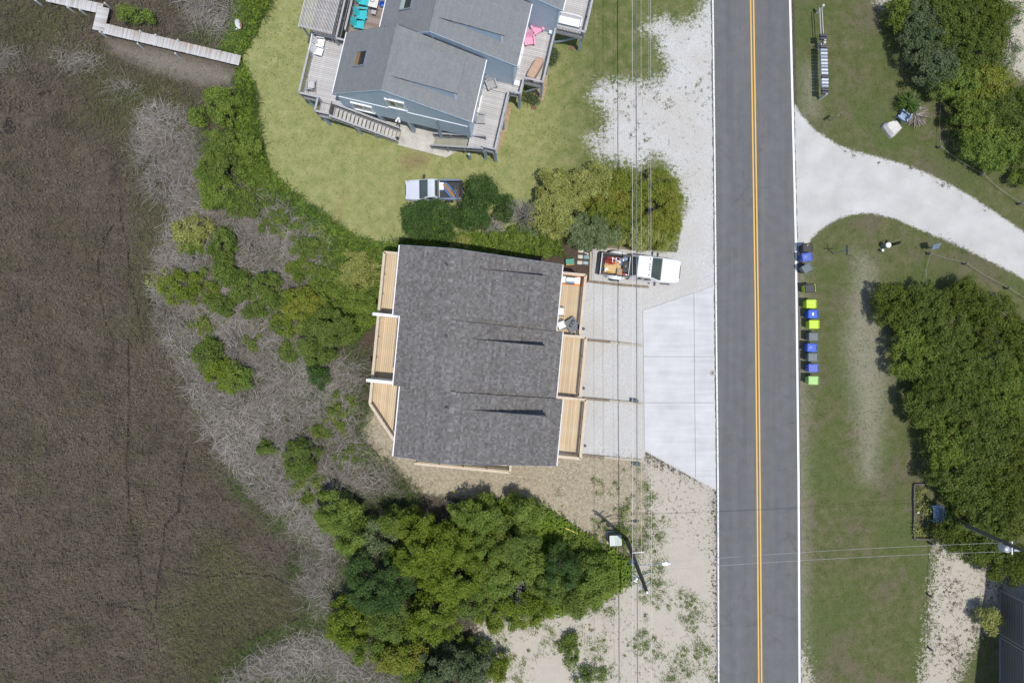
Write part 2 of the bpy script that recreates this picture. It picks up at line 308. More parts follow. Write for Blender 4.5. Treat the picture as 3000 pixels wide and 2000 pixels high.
def ground():
    pr = [('gravel_drive', 'drive'), ('gravel_parking', 'gravel'), ('gravel_shoulder', 'rag'), ('sand_lot', 'sand'), ('soil_bed', 'soil'), ('straw_ground', 'straw'), ('grass_verge', 'verge'), ('lawn', 'lawn'), ('weed_ground', 'weed'), ('reed_bed', 'reed'), ('mud_flat', 'mud')]
    ny, nx = GX.shape; far = np.clip(-SD['hard'] / 2.0, 0, 1)
    wob = 0.035 * (np.sin(GX * 1.7 + 1.3 * np.sin(GY * .9)) * np.sin(GY * 1.9 + 1.1 * np.sin(GX * .7)))
    Z = far * (wob - 0.12 * np.clip(-np.maximum(np.maximum(SD['lawn'], SD['verge']), np.maximum(SD['straw'], SD['sand'])) / 6, 0, 1)) - 0.01 * (SD['hard'] > 0.15)
    ID = np.zeros((ny - 1, nx - 1), int); c = lambda a: (a[:-1, :-1] + a[1:, 1:]) / 2
    for i, (_, k) in reversed(list(enumerate(pr))): ID[c(SD[k]) > 0] = i + 1
    idx = np.arange(ny * nx).reshape(ny, nx); F = np.stack([idx[:-1, :-1], idx[:-1, 1:], idx[1:, 1:], idx[1:, :-1]], -1)
    V = np.stack([GX, GY, Z], -1).reshape(-1, 3)
    for i, nm in enumerate(['marsh'] + [p[0] for p in pr]):
        f = F[ID == i]
        if not len(f): continue
        u, inv = np.unique(f, return_inverse=True)
        o = npmesh(nm, V[u], inv.reshape(f.shape), GROUND); struct(o)
        for k in SD: o.data.attributes.new(k, 'FLOAT', 'POINT').data.foreach_set('value', SD[k].reshape(-1)[u].astype(np.float32))
    # far ground, out to the horizon
    B = 600.0; x0, x1, y0, y1 = XS[0], XS[-1], YS[0], YS[-1]
    vv = [(-B, -B), (B, -B), (B, B), (-B, B), (x0, y0), (x1, y0), (x1, y1), (x0, y1)]
    m = MB().add([(a, b, -0.12) for a, b in vv], [(0, 1, 5, 4), (1, 2, 6, 5), (2, 3, 7, 6), (3, 0, 4, 7)])
    struct(m.build('terrain', mat('far_ground', [(.06,.055,.03),(.11,.10,.06)], 0.95, sc=0.2)))
ground()

# ---------------- road, painted lines, concrete apron
def lerp_x(tab, y):
    return float(np.interp(y, [t[0] for t in tab], [t[1] for t in tab]))
LW = [(-300, 2085), (0, 2088), (500, 2094), (950, 2098), (1400, 2103), (2000, 2105), (2300, 2106)]
RW = [(-300, 2306), (0, 2314), (700, 2331), (1400, 2339), (2000, 2342), (2300, 2343)]
CW = [(-300, 2198), (0, 2203), (900, 2217), (1400, 2222), (2000, 2227), (2300, 2229)]
def strip(name, tabL, offL, tabR, offR, z, mt, wob=0.0, step=8):
    ys = np.arange(-300, 2301, step); m = MB(); vs = []
    for y in ys:
        a = W(lerp_x(tabL, y) + offL + random.uniform(-wob, wob), y); b = W(lerp_x(tabR, y) + offR + random.uniform(-wob, wob), y)
        vs += [(a.x, a.y, z), (b.x, b.y, z)]
    m.add(vs, [(2 * i, 2 * i + 2, 2 * i + 3, 2 * i + 1) for i in range(len(ys) - 1)])
    return struct(m.build(name, mt))
def asphalt():
    g = G('asphalt'); p = g.co(); s = g.scale(p, (1.6, 0.05, 1)); a = g.noise(1, 3, v=s); b = g.noise(40, 3, 0.7); c = g.noise(1.2, 4)
    col = g.ramp(g.math('ADD', g.math('MULTIPLY', b, 0.55), g.math('ADD', g.math('MULTIPLY', a, 0.25), g.math('MULTIPLY', c, 0.20))), [(.094,.095,.096),(.127,.128,.129),(.170,.171,.172)], 0.34, 0.66)
    sp = g.rng(g.noise(2.6, 2), 0.70, 0.76); col = g.mix(g.math('MULTIPLY', sp, 0.35), col, (.05,.05,.052))
    sc_ = g.rng(g.noise(1, 5, 0.75, v=g.scale(p, (1.4, 0.28, 1))), 0.66, 0.74); col = g.mix(g.math('MULTIPLY', sc_, 0.45), col, (.26,.255,.25)); ck = g.vor(0.32, v=g.scale(p, (1, 1, 1)), feat='DISTANCE_TO_EDGE'); ckm = g.math('MULTIPLY', g.rng(g.math('ADD', ck, g.math('MULTIPLY', g.math('SUBTRACT', c, .5), .12)), 0.004, 0.02, 0.16, 0.0), g.rng(g.noise(.12, 2), .45, .6)); col = g.mix(ckm, col, (.035,.035,.036)); g.bump(b, 0.3, 0.01); return g.fin(col, 0.85, spec=0.25)
def paint(name, col, wear=0.62):
    g = G(name); a = g.noise(9, 5, 0.7); f = g.rng(a, wear, wear + 0.06); return g.fin(g.mix(g.math('MULTIPLY', f, 0.7), col, (.16, .16, .165)), 0.7)
strip('road', LW, -5, RW, 5, 0.035, asphalt(), wob=1.6)
WP = paint('white_road_paint', (.74, .74, .73), 0.54); YP = paint('yellow_road_paint', (.72, .42, .065), 0.62)
strip('edge_line', LW, -2.0, LW, 2.2, 0.040, WP); strip('edge_line', RW, -3.0, RW, 3.0, 0.040, paint('white_line_paint', (.76, .76, .75), 0.64))
strip('centre_line', CW, -6.3, CW, -2.6, 0.040, YP); strip('centre_line', CW, 2.2, CW, 5.9, 0.040, YP)
def apron():
    g = G('pale_concrete'); p = g.co(); n = g.noise(0.5, 4); f = g.noise(30, 4, 0.6); st = g.noise(1, 4, v=g.scale(p, (0.25, 3.0, 1)))
    c = g.ramp(g.math('ADD', g.math('MULTIPLY', n, 0.5), g.math('ADD', g.math('MULTIPLY', st, 0.35), g.math('MULTIPLY', f, 0.15))), [(.43,.43,.43),(.51,.51,.51),(.575,.575,.573)], 0.35, 0.65)
    spt = g.rng(g.noise(1.7, 5, 0.7), 0.66, 0.74); c = g.mix(g.math('MULTIPLY', spt, 0.4), c, (.36,.345,.32)); g.bump(f, 0.1, 0.005); cm = g.fin(c, 0.85, spec=0.2)
    base = MB().prism([W2(*q) for q in [(1884,911),(2088,840),(2095,1430),(1889,1316)]], -0.06, 0.030).build('concrete_apron', mat('joint', [(.20,.20,.20)])); struct(base)
    jx = lambda y: 2032 + (y - 865) * 5 / 532
    top = lambda x: 910 + (x - 1882.6) / (2090 - 1882.6) * (838 - 910); bot = lambda x: 1316 + (x - 1888) / (2097 - 1888) * (1432 - 1316)
    lx = lambda y: 1882.6 + (y - 910) / 406 * 5.4; rx = lambda y: 2089.5 + (y - 838) / 594 * 6.5; e = 0.6
    y1, y2 = 1044.5, 1179
    P_ = [[(lx(910)+e, 910), (jx(870)-e, top(jx(870))), (jx(y1)-e, y1-e), (lx(y1)+e, y1-e)], [(jx(870)+e, top(jx(870))), (rx(838), 838), (rx(y1), y1-e), (jx(y1)+e, y1-e)],
          [(lx(y1)+e, y1+e), (jx(y1)-e, y1+e), (jx(y2)-e, y2-e), (lx(y2)+e, y2-e)], [(jx(y1)+e, y1+e), (rx(y1), y1+e), (rx(y2), y2-e), (jx(y2)+e, y2-e)],
          [(lx(y2)+e, y2+e), (jx(y2)-e, y2+e), (jx(1396)-e, bot(jx(1396))), (1888, 1316)], [(jx(y2)+e, y2+e), (rx(y2), y2+e), (2097, 1432), (jx(1396)+e, bot(jx(1396)))]]
    for q in P_: MB().prism([W2(*a) for a in q], 0.0, 0.062).build('slab', cm, base)
    rg = thing('valve_cover', 'round concrete collar with dark iron valve cover at road edge of apron', 'valve cover', W(2087.6, 1092, 0.062))
    MB().lathe((0, 0, 0), [(0.26, 0), (0.255, 0.012), (0.12, 0.014), (0.115, 0.008)], 20).build('collar', mat('old_concrete', [(.30,.28,.26),(.42,.40,.37)], sc=12), rg)
    MB().lathe((0, 0, 0), [(0.10, 0.004), (0.10, 0.018), (0.06, 0.02), (0.055, 0.016)], 16).build('lid', mat('iron', [(.10,.085,.08),(.20,.17,.16)], 0.6, sc=20), rg)
apron()
# ---------------- building materials and builders
M = {}
M['pine'] = mat('new_pine', [(.46,.34,.205),(.56,.43,.27),(.64,.51,.345)], 0.75, sc=1.2, stretch=(5, 1, 1), rnd='obj', rw=0.6, bump=0.1, bsc=20)
M['pine_post'] = mat('pine_rail', [(.50,.40,.29),(.60,.50,.38)], 0.75, sc=3, bump=0.1)
M['greywood'] = mat('weathered_deck', [(.36,.345,.335),(.46,.445,.435),(.56,.545,.535)], 0.85, sc=3, rnd='obj', rw=0.5, bump=0.25, bsc=25)
M['brownwood'] = mat('brown_deck', [(.18,.13,.10),(.27,.215,.175),(.36,.31,.27)], 0.85, sc=3, rnd='obj', rw=0.7, bump=0.25, bsc=25)
M['greyrail'] = mat('weathered_rail', [(.32,.32,.33),(.42,.42,.44)], 0.85, sc=5, bump=0.2)
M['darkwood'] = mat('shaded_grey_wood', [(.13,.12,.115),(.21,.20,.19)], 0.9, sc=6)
M['bluepost'] = mat('blue_painted_post', [(.30,.39,.46),(.38,.47,.54)], 0.7, sc=5)
M['white'] = mat('white_trim', [(.74,.75,.77),(.80,.81,.82)], 0.45, sc=4)
M['glass'] = mat('window_glass', [(.02,.024,.028),(.05,.055,.06)], 0.08, sc=1.2, spec=0.6)
M['curtain'] = mat('pale_curtain', [(.30,.33,.31),(.40,.43,.41)], 0.3, sc=3)
M['steel'] = mat('galvanised', [(.42,.44,.47),(.55,.57,.60)], 0.4, metal=0.6, sc=6)
M['black'] = mat('black_plastic', [(.012,.012,.013),(.03,.03,.032)], 0.5, sc=8)
M['concrete'] = mat('house_slab_concrete', [(.36,.34,.30),(.47,.45,.40),(.55,.53,.49)], 0.9, sc=1.2, bump=0.2)
def siding(name, ca, cb, pitch=0.11):
    g = G(name); sp = g.n('ShaderNodeSeparateXYZ'); g.l(g.co(), sp.inputs[0]); z = g.math('FRACT', g.math('DIVIDE', sp.outputs['Z'], pitch))
    n = g.noise(1.5, 4); c = g.ramp(n, [ca, cb], 0.35, 0.65); c = g.mix(g.rng(z, 0.0, 0.10, 0.55, 0.0), c, tuple(a * .45 for a in ca)); g.bump(z, 0.9, 0.02); return g.fin(c, 0.6)
M['blue_siding'] = siding('pale_blue_siding', (.64,.75,.84), (.70,.80,.88), 0.13)
M['grey_siding'] = siding('slate_blue_siding', (.20,.25,.31), (.25,.30,.36), 0.16)
def shingles_mat(name, cols):
    g = G(name); r = g.attr('rnd'); nz = g.noise(25, 3, 0.7); b = g.noise(0.35, 2)
    f = g.math('ADD', g.math('MULTIPLY', r, 0.72), g.math('ADD', g.math('MULTIPLY', nz, 0.18), g.math('MULTIPLY', b, 0.10)))
    g.bump(nz, 0.4, 0.01); return g.fin(g.ramp(f, cols, 0.1, 0.9), 0.92, spec=0.15)
M['shingle_dark'] = shingles_mat('charcoal_brown_shingles', [(.090,.083,.079),(.130,.122,.117),(.160,.153,.148),(.215,.210,.207)])
M['shingle_grey'] = shingles_mat('slate_grey_shingles', [(.185,.193,.198),(.205,.213,.218),(.225,.232,.236)])
M['cap_dark'] = mat('ridge_shingle', [(.10,.094,.09),(.15,.142,.137),(.23,.225,.222)], .92, sc=20, rnd='obj', rw=.8)
M['cap_grey'] = mat('grey_ridge_shingle', [(.165,.175,.185),(.20,.21,.22)], .92, sc=20, rnd='obj', rw=.8)
M['roof_board'] = mat('roof_underlay', [(.05,.05,.05)])

def shingle_plane(o, ex, ey, Lx, Ly, tabw, mt, parent, lift=0.018, course=0.145, cut=None):
    """real overlapping shingle tabs: o = eave corner, ex = along the eave, ey = up the slope (unit vectors)"""
    o, ex, ey = Vector(o), Vector(ex), Vector(ey); nz = ex.cross(ey).normalized(); nz = nz if nz.z > 0 else -nz
    m = MB(); rows = int(math.ceil(Ly / course))
    for r in range(rows):
        rowr = random.random(); y0 = r * course; y1 = min(Ly, y0 + course + 0.02); x = -random.uniform(0, tabw[1])
        while x < Lx:
            w_ = random.uniform(*tabw); a, b = max(0, x), min(Lx, x + w_ - 0.006); x += w_
            if b - a < 0.03 or (cut and cut((a + b) / 2, y0)): continue
            t = lift + random.uniform(-.003, .004); t2 = t * 0.4
            p = [o + ex * a + ey * y0, o + ex * b + ey * y0, o + ex * b + ey * y1, o + ex * a + ey * y1]
            m.add([p[0] + nz * t, p[1] + nz * t, p[2] + nz * t2, p[3] + nz * t2, p[0] + nz * 0.002, p[1] + nz * 0.002], [(0, 1, 2, 3), (4, 5, 1, 0)], random.random() * .75 + rowr * .25)
    return m.build('shingles', mt, parent, rnd=True, kind='stuff', fix=False)

def railing(parent, a, b, mt, h=1.02, posts=True, bal=0.11, name='railing', cap_w=0.14, postgap=1.7, z2=None, bars=None):
    """hand rail from a to b (feet of the rail); children: posts and one mesh of slim balusters"""
    a, b = Vector(a), Vector(b); up = Vector((0, 0, h)); L = (b - a).length
    rail = MB().bar(a + up, b + up, cap_w, 0.04).bar(a + up * 0.12, b + up * 0.12, 0.04, 0.09).bar(a + up * 0.93, b + up * 0.93, 0.04, 0.09).bar(a + up * .1, a + up * .99, .05, .05, Vector((1, .3, 0))).bar(b + up * .1, b + up * .99, .05, .05, Vector((1, .3, 0))).build(name, mt, parent)
    if posts:
        n = max(1, int(round(L / postgap))); ps = None
        for i in range(n + 1):
            p = a.lerp(b, i / n)
            if ps is None: ps = MB().box((0, 0, h / 2 - 0.12), (0.09, 0.09, h + 0.2)).mesh('post', mt)
            place('post', ps, rail, p)
    m = MB(); n = int(L / bal)
    for i in range(1, n):
        p = a.lerp(b, i / n); m.box(p + Vector((0, 0, h * 0.5)), (0.036, 0.036, h * 0.88))
    m.build('balusters', bars or mt, rail, kind='stuff', fix=False)
    return rail

def planks(parent, x0, x1, y0, y1, z, along, mt, w_=0.14, gap=0.014, th=0.035, clip=None):
    """deck boards one by one, sharing a mesh; clip(c) may return (lo, hi) for a board at c"""
    lo, hi, a, b = (y0, y1, x0, x1) if along == 'x' else (x0, x1, y0, y1)
    n = max(1, int((hi - lo) / w_)); wd = (hi - lo) / n; cache = {}
    for i in range(n):
        c = lo + (i + 0.5) * wd; s, e = clip(c, a, b) if clip else (a, b)
        if e - s < 0.1: continue
        L = round(e - s, 3)
        if L not in cache: cache[L] = MB().box((0, 0, 0), (L, wd - gap, th) if along == 'x' else (wd - gap, L, th)).mesh('plank', mt)
        o = place('plank', cache[L], parent, ((s + e) / 2, c, z) if along == 'x' else (c, (s + e) / 2, z)); o.rotation_euler = (0, 0, 0); o.location.z += random.uniform(-.002, .002)
def window(parent, c, w_, h_, axis, side, mt_pane=None, panes=2):
    """axis 'x': the window lies in a wall that runs along x and faces y*side; 'y': runs along y and faces x*side"""
    def bx(m, u, z, du, dz, d, t):
        if axis == 'x': m.box((c[0] + u, c[1] + side * d, c[2] + z), (du, t, dz))
        else: m.box((c[0] + side * d, c[1] + u, c[2] + z), (t, du, dz))
        return m
    f = MB(); bx(f, 0, h_ / 2, w_ + .16, .12, .05, .10); bx(f, 0, -h_ / 2, w_ + .16, .09, .06, .12); bx(f, -w_ / 2, 0, .08, h_, .045, .09); bx(f, w_ / 2, 0, .08, h_, .045, .09)
    wn = f.build('window', M['white'], parent)
    for i in range(panes):
        u = -w_ / 2 + (i + .5) * w_ / panes; pm = M['glass'] if not (mt_pane and i) else mt_pane
        bx(MB(), u, 0, w_ / panes - .05, h_ - .1, .02, .02).build('pane', pm, wn)
    bx(MB(), 0, 0, .05, h_ - .12, .05, .05).build('mullion', M['white'], wn)
    return wn

# ---------------- the charcoal-roofed triplex in the middle
def triplex():
    T = thing('townhouse', 'three-unit townhouse with dark charcoal shingle roof and new pine decks', 'house', (0, 0, 0), R(-5.5))
    xL, xR, xE, zL, zR, zE, y0, D, S = -7.875, -4.308, 2.94, 9.5, 10.26, 7.3, 5.54, 4.57, 0.445
    sE = (zR - zE) / (xE - xR)
    for k in range(3):
        o = S * k; ya, yb = y0 - D * k, y0 - D * (k + 1); a, r, e = xL + o, xR + o, xE + o
        roof = MB().slab([(a, yb, zL), (r, yb, zR), (r, ya, zR), (a, ya, zL)], 0.16).slab([(r, yb, zR), (e, yb, zE), (e, ya, zE), (r, ya, zR)], 0.16).build('roof', M['roof_board'], T)
        up = Vector((r - a, 0, zR - zL)); shingle_plane((a, yb, zL), (0, 1, 0), up.normalized(), D, up.length, (.09, .20), M['shingle_dark'], roof)
        up = Vector((r - e, 0, zR - zE)); shingle_plane((e, yb, zE), (0, 1, 0), up.normalized(), D, up.length, (.09, .20), M['shingle_dark'], roof)
        cap = MB().slab([(-.16, -.115, -.03), (0, -.115, .02), (0, .115, .035), (-.16, .115, -.015)], .012).slab([(0, -.115, .02), (.16, -.115, -.05), (.16, .115, -.035), (0, .115, .035)], .012).mesh('ridge_cap', M['cap_dark'])
        n = 23
        for i in range(n):
            q = place('ridge_cap', cap, roof, (r, yb + 0.14 + i * (D - .22) / (n - 1), zR + 0.035))
        # eave gutters and fascias
        for xx, zz, sd in ((a, zL, -1), (e, zE, 1)):
            MB().box((xx + sd * .03, (ya + yb) / 2, zz - .03), (.07, D + .02, .02)).box((xx + sd * .06, (ya + yb) / 2, zz - .0), (.02, D + .02, .07)).box((xx + sd * .01, (ya + yb) / 2, zz - .10), (.03, D, .20)).build('gutter', M['white'], roof)
        for yy, end in ((yb - .012, k == 2), (ya + .012, k == 0)):
            if end: MB().bar((a, yy, zL - .06), (r, yy, zR - .06), .025, .2).bar((r, yy, zR - .06), (e, yy, zE - .06), .025, .2).build('rake_trim', M['grey_siding'], roof)
        MB().tube([(r - .32, ya - 1.02 if k == 0 else ya - 1.05, zR - .1), (r - .32, ya - 1.02 if k == 0 else ya - 1.05, zR + .28)], .085, 12).build('vent_pipe', M['black'], roof)
        # shed dormer on the eastern slope
        dx0, dx1, dn, ds = -3.2 + o, 1.91 + o, ya - 1.06, yb + 0.30; dz0 = zR - sE * (dx0 - r) + .02; dz1 = zR - sE * (dx1 - r) + 1.55
        zb = lambda x: zR - sE * (x - r) + 0.004
        dm = MB().slab([(dx0, ds, dz0), (dx1, ds, dz1), (dx1, dn, dz1), (dx0, dn, dz0)], .10).build('dormer', M['roof_board'], T)
        up = Vector((dx0 - dx1, 0, dz0 - dz1)); shingle_plane((dx1, ds, dz1), (0, 1, 0), up.normalized(), dn - ds, up.length, (.09, .20), M['shingle_dark'], dm)
        for yy in (dn - .04, ds + .04):
            MB().add([(dx0 + .1, yy, zb(dx0 + .1)), (dx1 - .06, yy, zb(dx1 - .06)), (dx1 - .06, yy, dz1 - .1), (dx0 + .1, yy, dz0 - .05)], [(0, 1, 2, 3)]).build('cheek_wall', M['grey_siding'], dm)
        fw = MB().box((dx1 - .32, (dn + ds) / 2, (zb(dx1 - .1) + dz1 - .1) / 2), (.06, dn - ds - .1, dz1 - .1 - zb(dx1 - .1))).build('front_wall', M['grey_siding'], dm)
        window(dm, (dx1 - .29, (dn + ds) / 2, dz1 - .75), 1.3, .8, 'y', 1)
        # walls between the roofs and the raised floor, and the posts below
        wl, we = a + .45, e - .45
        wallm = MB().add([(wl, ya - .1, 2.8), (we, ya - .1, 2.8), (we, yb + .1, 2.8), (wl, yb + .1, 2.8), (wl, ya - .1, zL - .07), (wl, yb + .1, zL - .07), (r, ya - .1, zR - .17), (r, yb + .1, zR - .17), (we, ya - .1, zE + .45 * sE - .17), (we, yb + .1, zE + .45 * sE - .17)],
                [(0, 1, 2, 3), (0, 4, 5, 3), (1, 2, 9, 8), (0, 1, 8, 6, 4), (3, 5, 7, 9, 2), (4, 6, 7, 5), (6, 8, 9, 7)]).build('wall', M['grey_siding'], T)
        window(wallm, (we, yb + 1.3, 4.2), 1.8, 2.1, 'y', 1); window(wallm, (we, ya - 1.1, 4.5), 0.9, 1.2, 'y', 1); window(wallm, (wl, (ya + yb) / 2, 5.8), 1.8, 2.0, 'y', -1); window(wallm, (wl, (ya + yb) / 2, 8.4), 1.2, 1.1, 'y', -1)
        for px_ in (wl + .15, (wl + we) / 2, we - .15, we + 2.0):
            for py_ in (ya - .3, yb + .3): MB().box((px_, py_, 1.38), (.25, .25, 2.84)).build('piling', M['pine_post'], T)
        MB().box(((wl + we) / 2 - 1, (ya + yb) / 2, 1.35), (5.5, D - .3, 2.7)).build('storage_room', M['grey_siding'], T)
        # eastern deck
        ex0, ex1, dy1, dy0, dz = we + .02, 5.0 + o, 5.41 - 4.53 * k, 5.41 - 4.53 * (k + 1) + .06, 3.1
        dk = MB().box(((ex0 + ex1) / 2, dy1 - .04, dz - .16), (ex1 - ex0, .05, .24)).box(((ex0 + ex1) / 2, dy0 + .04, dz - .16), (ex1 - ex0, .05, .24)).box((ex1 - .03, (dy0 + dy1) / 2, dz - .16), (.05, dy1 - dy0 - .14, .24)).build('deck', M['pine_post'], T)
        planks(dk, ex0, ex1 - .06, dy0 + .02, dy1 - .02, dz, 'y', M['pine'])
        zt = dz + .02; railing(T, (ex1 - .1, dy0 + .08, zt), (ex1 - .1, dy1 - .08, zt), M['pine_post'], bal=.125, cap_w=.19)
        railing(T, (ex0 + .3, dy1 - .08, zt), (ex1 - .1, dy1 - .08, zt), M['pine_post'], bal=.125, cap_w=.19)
        if k == 2: railing(T, (ex0 + .3, dy0 + .08, zt), (ex1 - .1, dy0 + .08, zt), M['pine_post'], bal=.125, cap_w=.19)
        # western deck
        wz = 4.6; wx = -9.7; wy1, wy0 = (5.5, .97) if k == 0 else ((.95, -3.62) if k == 1 else (-3.64, -7.9))
        cl = None
        if k == 2: cl = lambda c, s, e: (max(s, -5.36 - (c + 9.75) * (7.7 - 5.36) / (9.75 - 7.76)) if c < -7.76 else s + .2, e)
        dk = MB().box((wx + .03, (wy1 + (wy0 if k < 2 else -5.3)) / 2, wz - .16), (.05, wy1 - (wy0 if k < 2 else -5.3), .24)).build('deck', M['pine_post'], T)
        planks(dk, wx + .06, wl - .02, wy0, wy1, wz, 'y', M['pine'], clip=cl); zt = wz + .02
        if k < 2: railing(T, (wx + .1, wy0 + .1, zt), (wx + .1, wy1 - .08, zt), M['pine_post'], bal=.125, cap_w=.19)
        else:
            railing(T, (wx + .1, -5.36, zt), (wx + .1, wy1 - .1, zt), M['pine_post'], bal=.125, cap_w=.19); railing(T, (wx + .1, -5.36, zt), (-7.66, -7.75, zt), M['pine_post'], bal=.125, cap_w=.19)
        if k == 0: railing(T, (wx + .1, wy1 - .08, zt), (wl, wy1 - .08, zt), M['pine_post'], bal=.125, cap_w=.19)
        else:
            MB().box(((wx + wl) / 2, wy1 + .02, 5.8), (wl - wx + .1, .20, 2.3)).build('privacy_wall', M['white'], T)
        for yy in (wy1 - .3, (wy1 + wy0) / 2): MB().box((wx + .2, yy, 2.2), (.2, .2, 4.5)).build('deck_post', M['pine_post'], T)
    # narrow side landing along the southern gable
    dk = MB().box((-2.72, -9.62, 2.94), (7.0, .05, .24)).build('deck', M['pine_post'], T); planks(dk, -6.2, .8, -9.6, -8.1, 3.1, 'x', M['pine'])
    railing(T, (-6.2, -9.55, 3.12), (.76, -9.55, 3.12), M['pine_post'], bal=.125, cap_w=.17); railing(T, (.76, -9.55, 3.12), (.76, -8.2, 3.12), M['pine_post'], bal=.125)
    for xx in (-6, -2.7, .6): MB().box((xx, -9.1, 1.4), (.18, .18, 2.9)).build('deck_post', M['pine_post'], T)
triplex()

# ---------------- the pale blue house on pilings
BL = lambda px, py, h: Matrix.Rotation(R(13.2), 3, 'Z') @ W(px, py, h)    # photo spot in the blue house's own frame
def blue_house():
    T = thing('beach_house', 'pale blue beach house on pilings with slate grey stepped roofs', 'house', (0, 0, 0), R(-13.2))
    sx, sy = 2.2, 4.5
    for k in range(3):
        ox, oy = sx * k, sy * k
        aL, r, e = -16.43 + ox, -12.21 + ox, -6.22 + ox; zL, zR, zE = 5.5, 8.85, 6.5; ys, yn = 14.2 + oy, 18.66 + oy
        roof = MB().slab([(aL, ys, zL), (r, ys, zR), (r, yn, zR), (aL, yn, zL)], .14).slab([(r, ys, zR), (e, ys, zE), (e, yn, zE), (r, yn, zR)], .14).build('roof', M['roof_board'], T)
        up = Vector((r - aL, 0, zR - zL)); shingle_plane((aL, ys, zL), (0, 1, 0), up.normalized(), yn - ys, up.length, (.25, .34), M['shingle_grey'], roof, lift=.015)
        up = Vector((r - e, 0, zR - zE)); shingle_plane((e, ys, zE), (0, 1, 0), up.normalized(), yn - ys, up.length, (.25, .34), M['shingle_grey'], roof, lift=.015)
        cap = MB().slab([(-.12, -.16, -.08), (0, -.16, .02), (0, .16, .03), (-.12, .16, -.07)], .012).slab([(0, -.16, .02), (.15, -.16, -.05), (.15, .16, -.04), (0, .16, .03)], .012).mesh('ridge_cap', M['cap_grey'])
        for i in range(15): place('ridge_cap', cap, roof, (r, ys + .16 + i * .297, zR + .035))
        MB().bar((aL, ys - .015, zL - .06), (r, ys - .015, zR - .06), .03, .2).bar((r, ys - .015, zR - .06), (e, ys - .015, zE - .06), .03, .2).build('rake_trim', M['bluepost'], roof)
        for xx, zz, sd in ((aL, zL, -1), (e, zE, 1)):
            MB().box((xx + sd * .035, (ys + yn) / 2, zz - .02), (.07, yn - ys, .05)).build('drip_edge', M['white'], roof)
        # skylight propped open
        if k < 2:
            sl_ = (zR - zL) / (r - aL); cx, cy = -14.55 + ox, 16.55 + oy; zc = zL + sl_ * (cx - aL); ang = -math.atan(sl_)
            mx = Matrix.Rotation(ang, 3, 'Y'); fr = MB()
            for d, s in (((0, .52, .06), (1.25, .08, .14)), ((0, -.52, .06), (1.25, .08, .14)), ((.6, 0, .06), (.08, 1.0, .14)), ((-.6, 0, .06), (.08, 1.0, .14))): fr.box(mx @ Vector(d) + Vector((cx, cy, zc)), s, M=mx)
            sk = fr.build('skylight', mat('skylight_frame', [(.20,.23,.26)], .4), roof)
            MB().box(mx @ Vector((0, 0, .05)) + Vector((cx, cy, zc)), (1.12, .96, .02), M=mx).build('pane', M['glass'], sk)
            MB().box(mx @ Vector((-.36, 0, .064)) + Vector((cx, cy, zc)), (.40, .94, .01), M=mx).build('blind', mat('tan_blind', [(.22,.13,.05),(.30,.19,.08)] if k == 0 else [(.32,.42,.36),(.38,.48,.42)], .6), sk)
        # shed dormer
        sE = (zR - zE) / (e - r); dx0, dx1, ds, dn = -11.9 + ox, -7.35 + ox, 15.3 + oy, 17.75 + oy; zb = lambda x: zR - sE * (x - r) + .004; dz0, dz1 = zb(dx0) + .02, 8.28
        dm = MB().slab([(dx0, ds, dz0), (dx1, ds, dz1), (dx1, dn, dz1), (dx0, dn, dz0)], .10).build('dormer', M['roof_board'], T)
        up = Vector((dx0 - dx1, 0, dz0 - dz1)); shingle_plane((dx1, ds, dz1), (0, 1, 0), up.normalized(), dn - ds, up.length, (.25, .34), M['shingle_grey'], dm, lift=.015)
        for yy in (ds + .05, dn - .05): MB().add([(dx0 + .2, yy, zb(dx0 + .2)), (dx1 - .12, yy, zb(dx1 - .12)), (dx1 - .12, yy, dz1 - .1), (dx0 + .2, yy, dz0 - .08)], [(0, 1, 2, 3)]).build('cheek_wall', M['blue_siding'], dm)
        MB().box((dx1 - .32, (ds + dn) / 2, (zb(dx1 - .1) + dz1 - .1) / 2), (.06, dn - ds - .08, dz1 - .1 - zb(dx1 - .1))).build('front_wall', M['blue_siding'], dm)
        MB().box((dx1 - .20, ds + .03, (zb(dx1 - .1) + dz1) / 2 - .05), (.14, .04, dz1 - zb(dx1) - .1)).build('corner_trim', M['white'], dm)
        # walls
        wl, we, wy, wn, zf = aL + .25, e - .25, ys + .06, yn + .1, 2.58
        wm = MB().add([(wl, wy, zf), (we, wy, zf), (we, wn, zf), (wl, wn, zf), (wl, wy, zL + .05), (we, wy, zE - .05), (r, wy, zR - .16), (wl, wn, zL + .05), (we, wn, zE - .05), (r, wn, zR - .16)],
                      [(0, 1, 2, 3), (0, 4, 6, 5, 1), (3, 2, 8, 9, 7), (0, 3, 7, 4), (1, 5, 8, 2)]).build('wall', M['blue_siding'], T)
        if k == 0: MB().box(((wl + we) / 2, wy - .02, 5.1), (we - wl, .04, .04)).build('belt_trim', M['white'], wm)
        for xx in (wl + .05, r + .1, we - .05): MB().box((xx, wy - .025, (zf + (zL if xx < r else (zR - .25 if xx < we - 1 else zE))) / 2 - .05), (.11, .045, (zL if xx < r else (zR - .25 if xx < we - 1 else zE)) - zf - .15)).build('corner_trim', mat('pale_blue_trim', [(.42,.52,.62)]) if xx < r or xx > we - 1 else M['blue_siding'], wm)
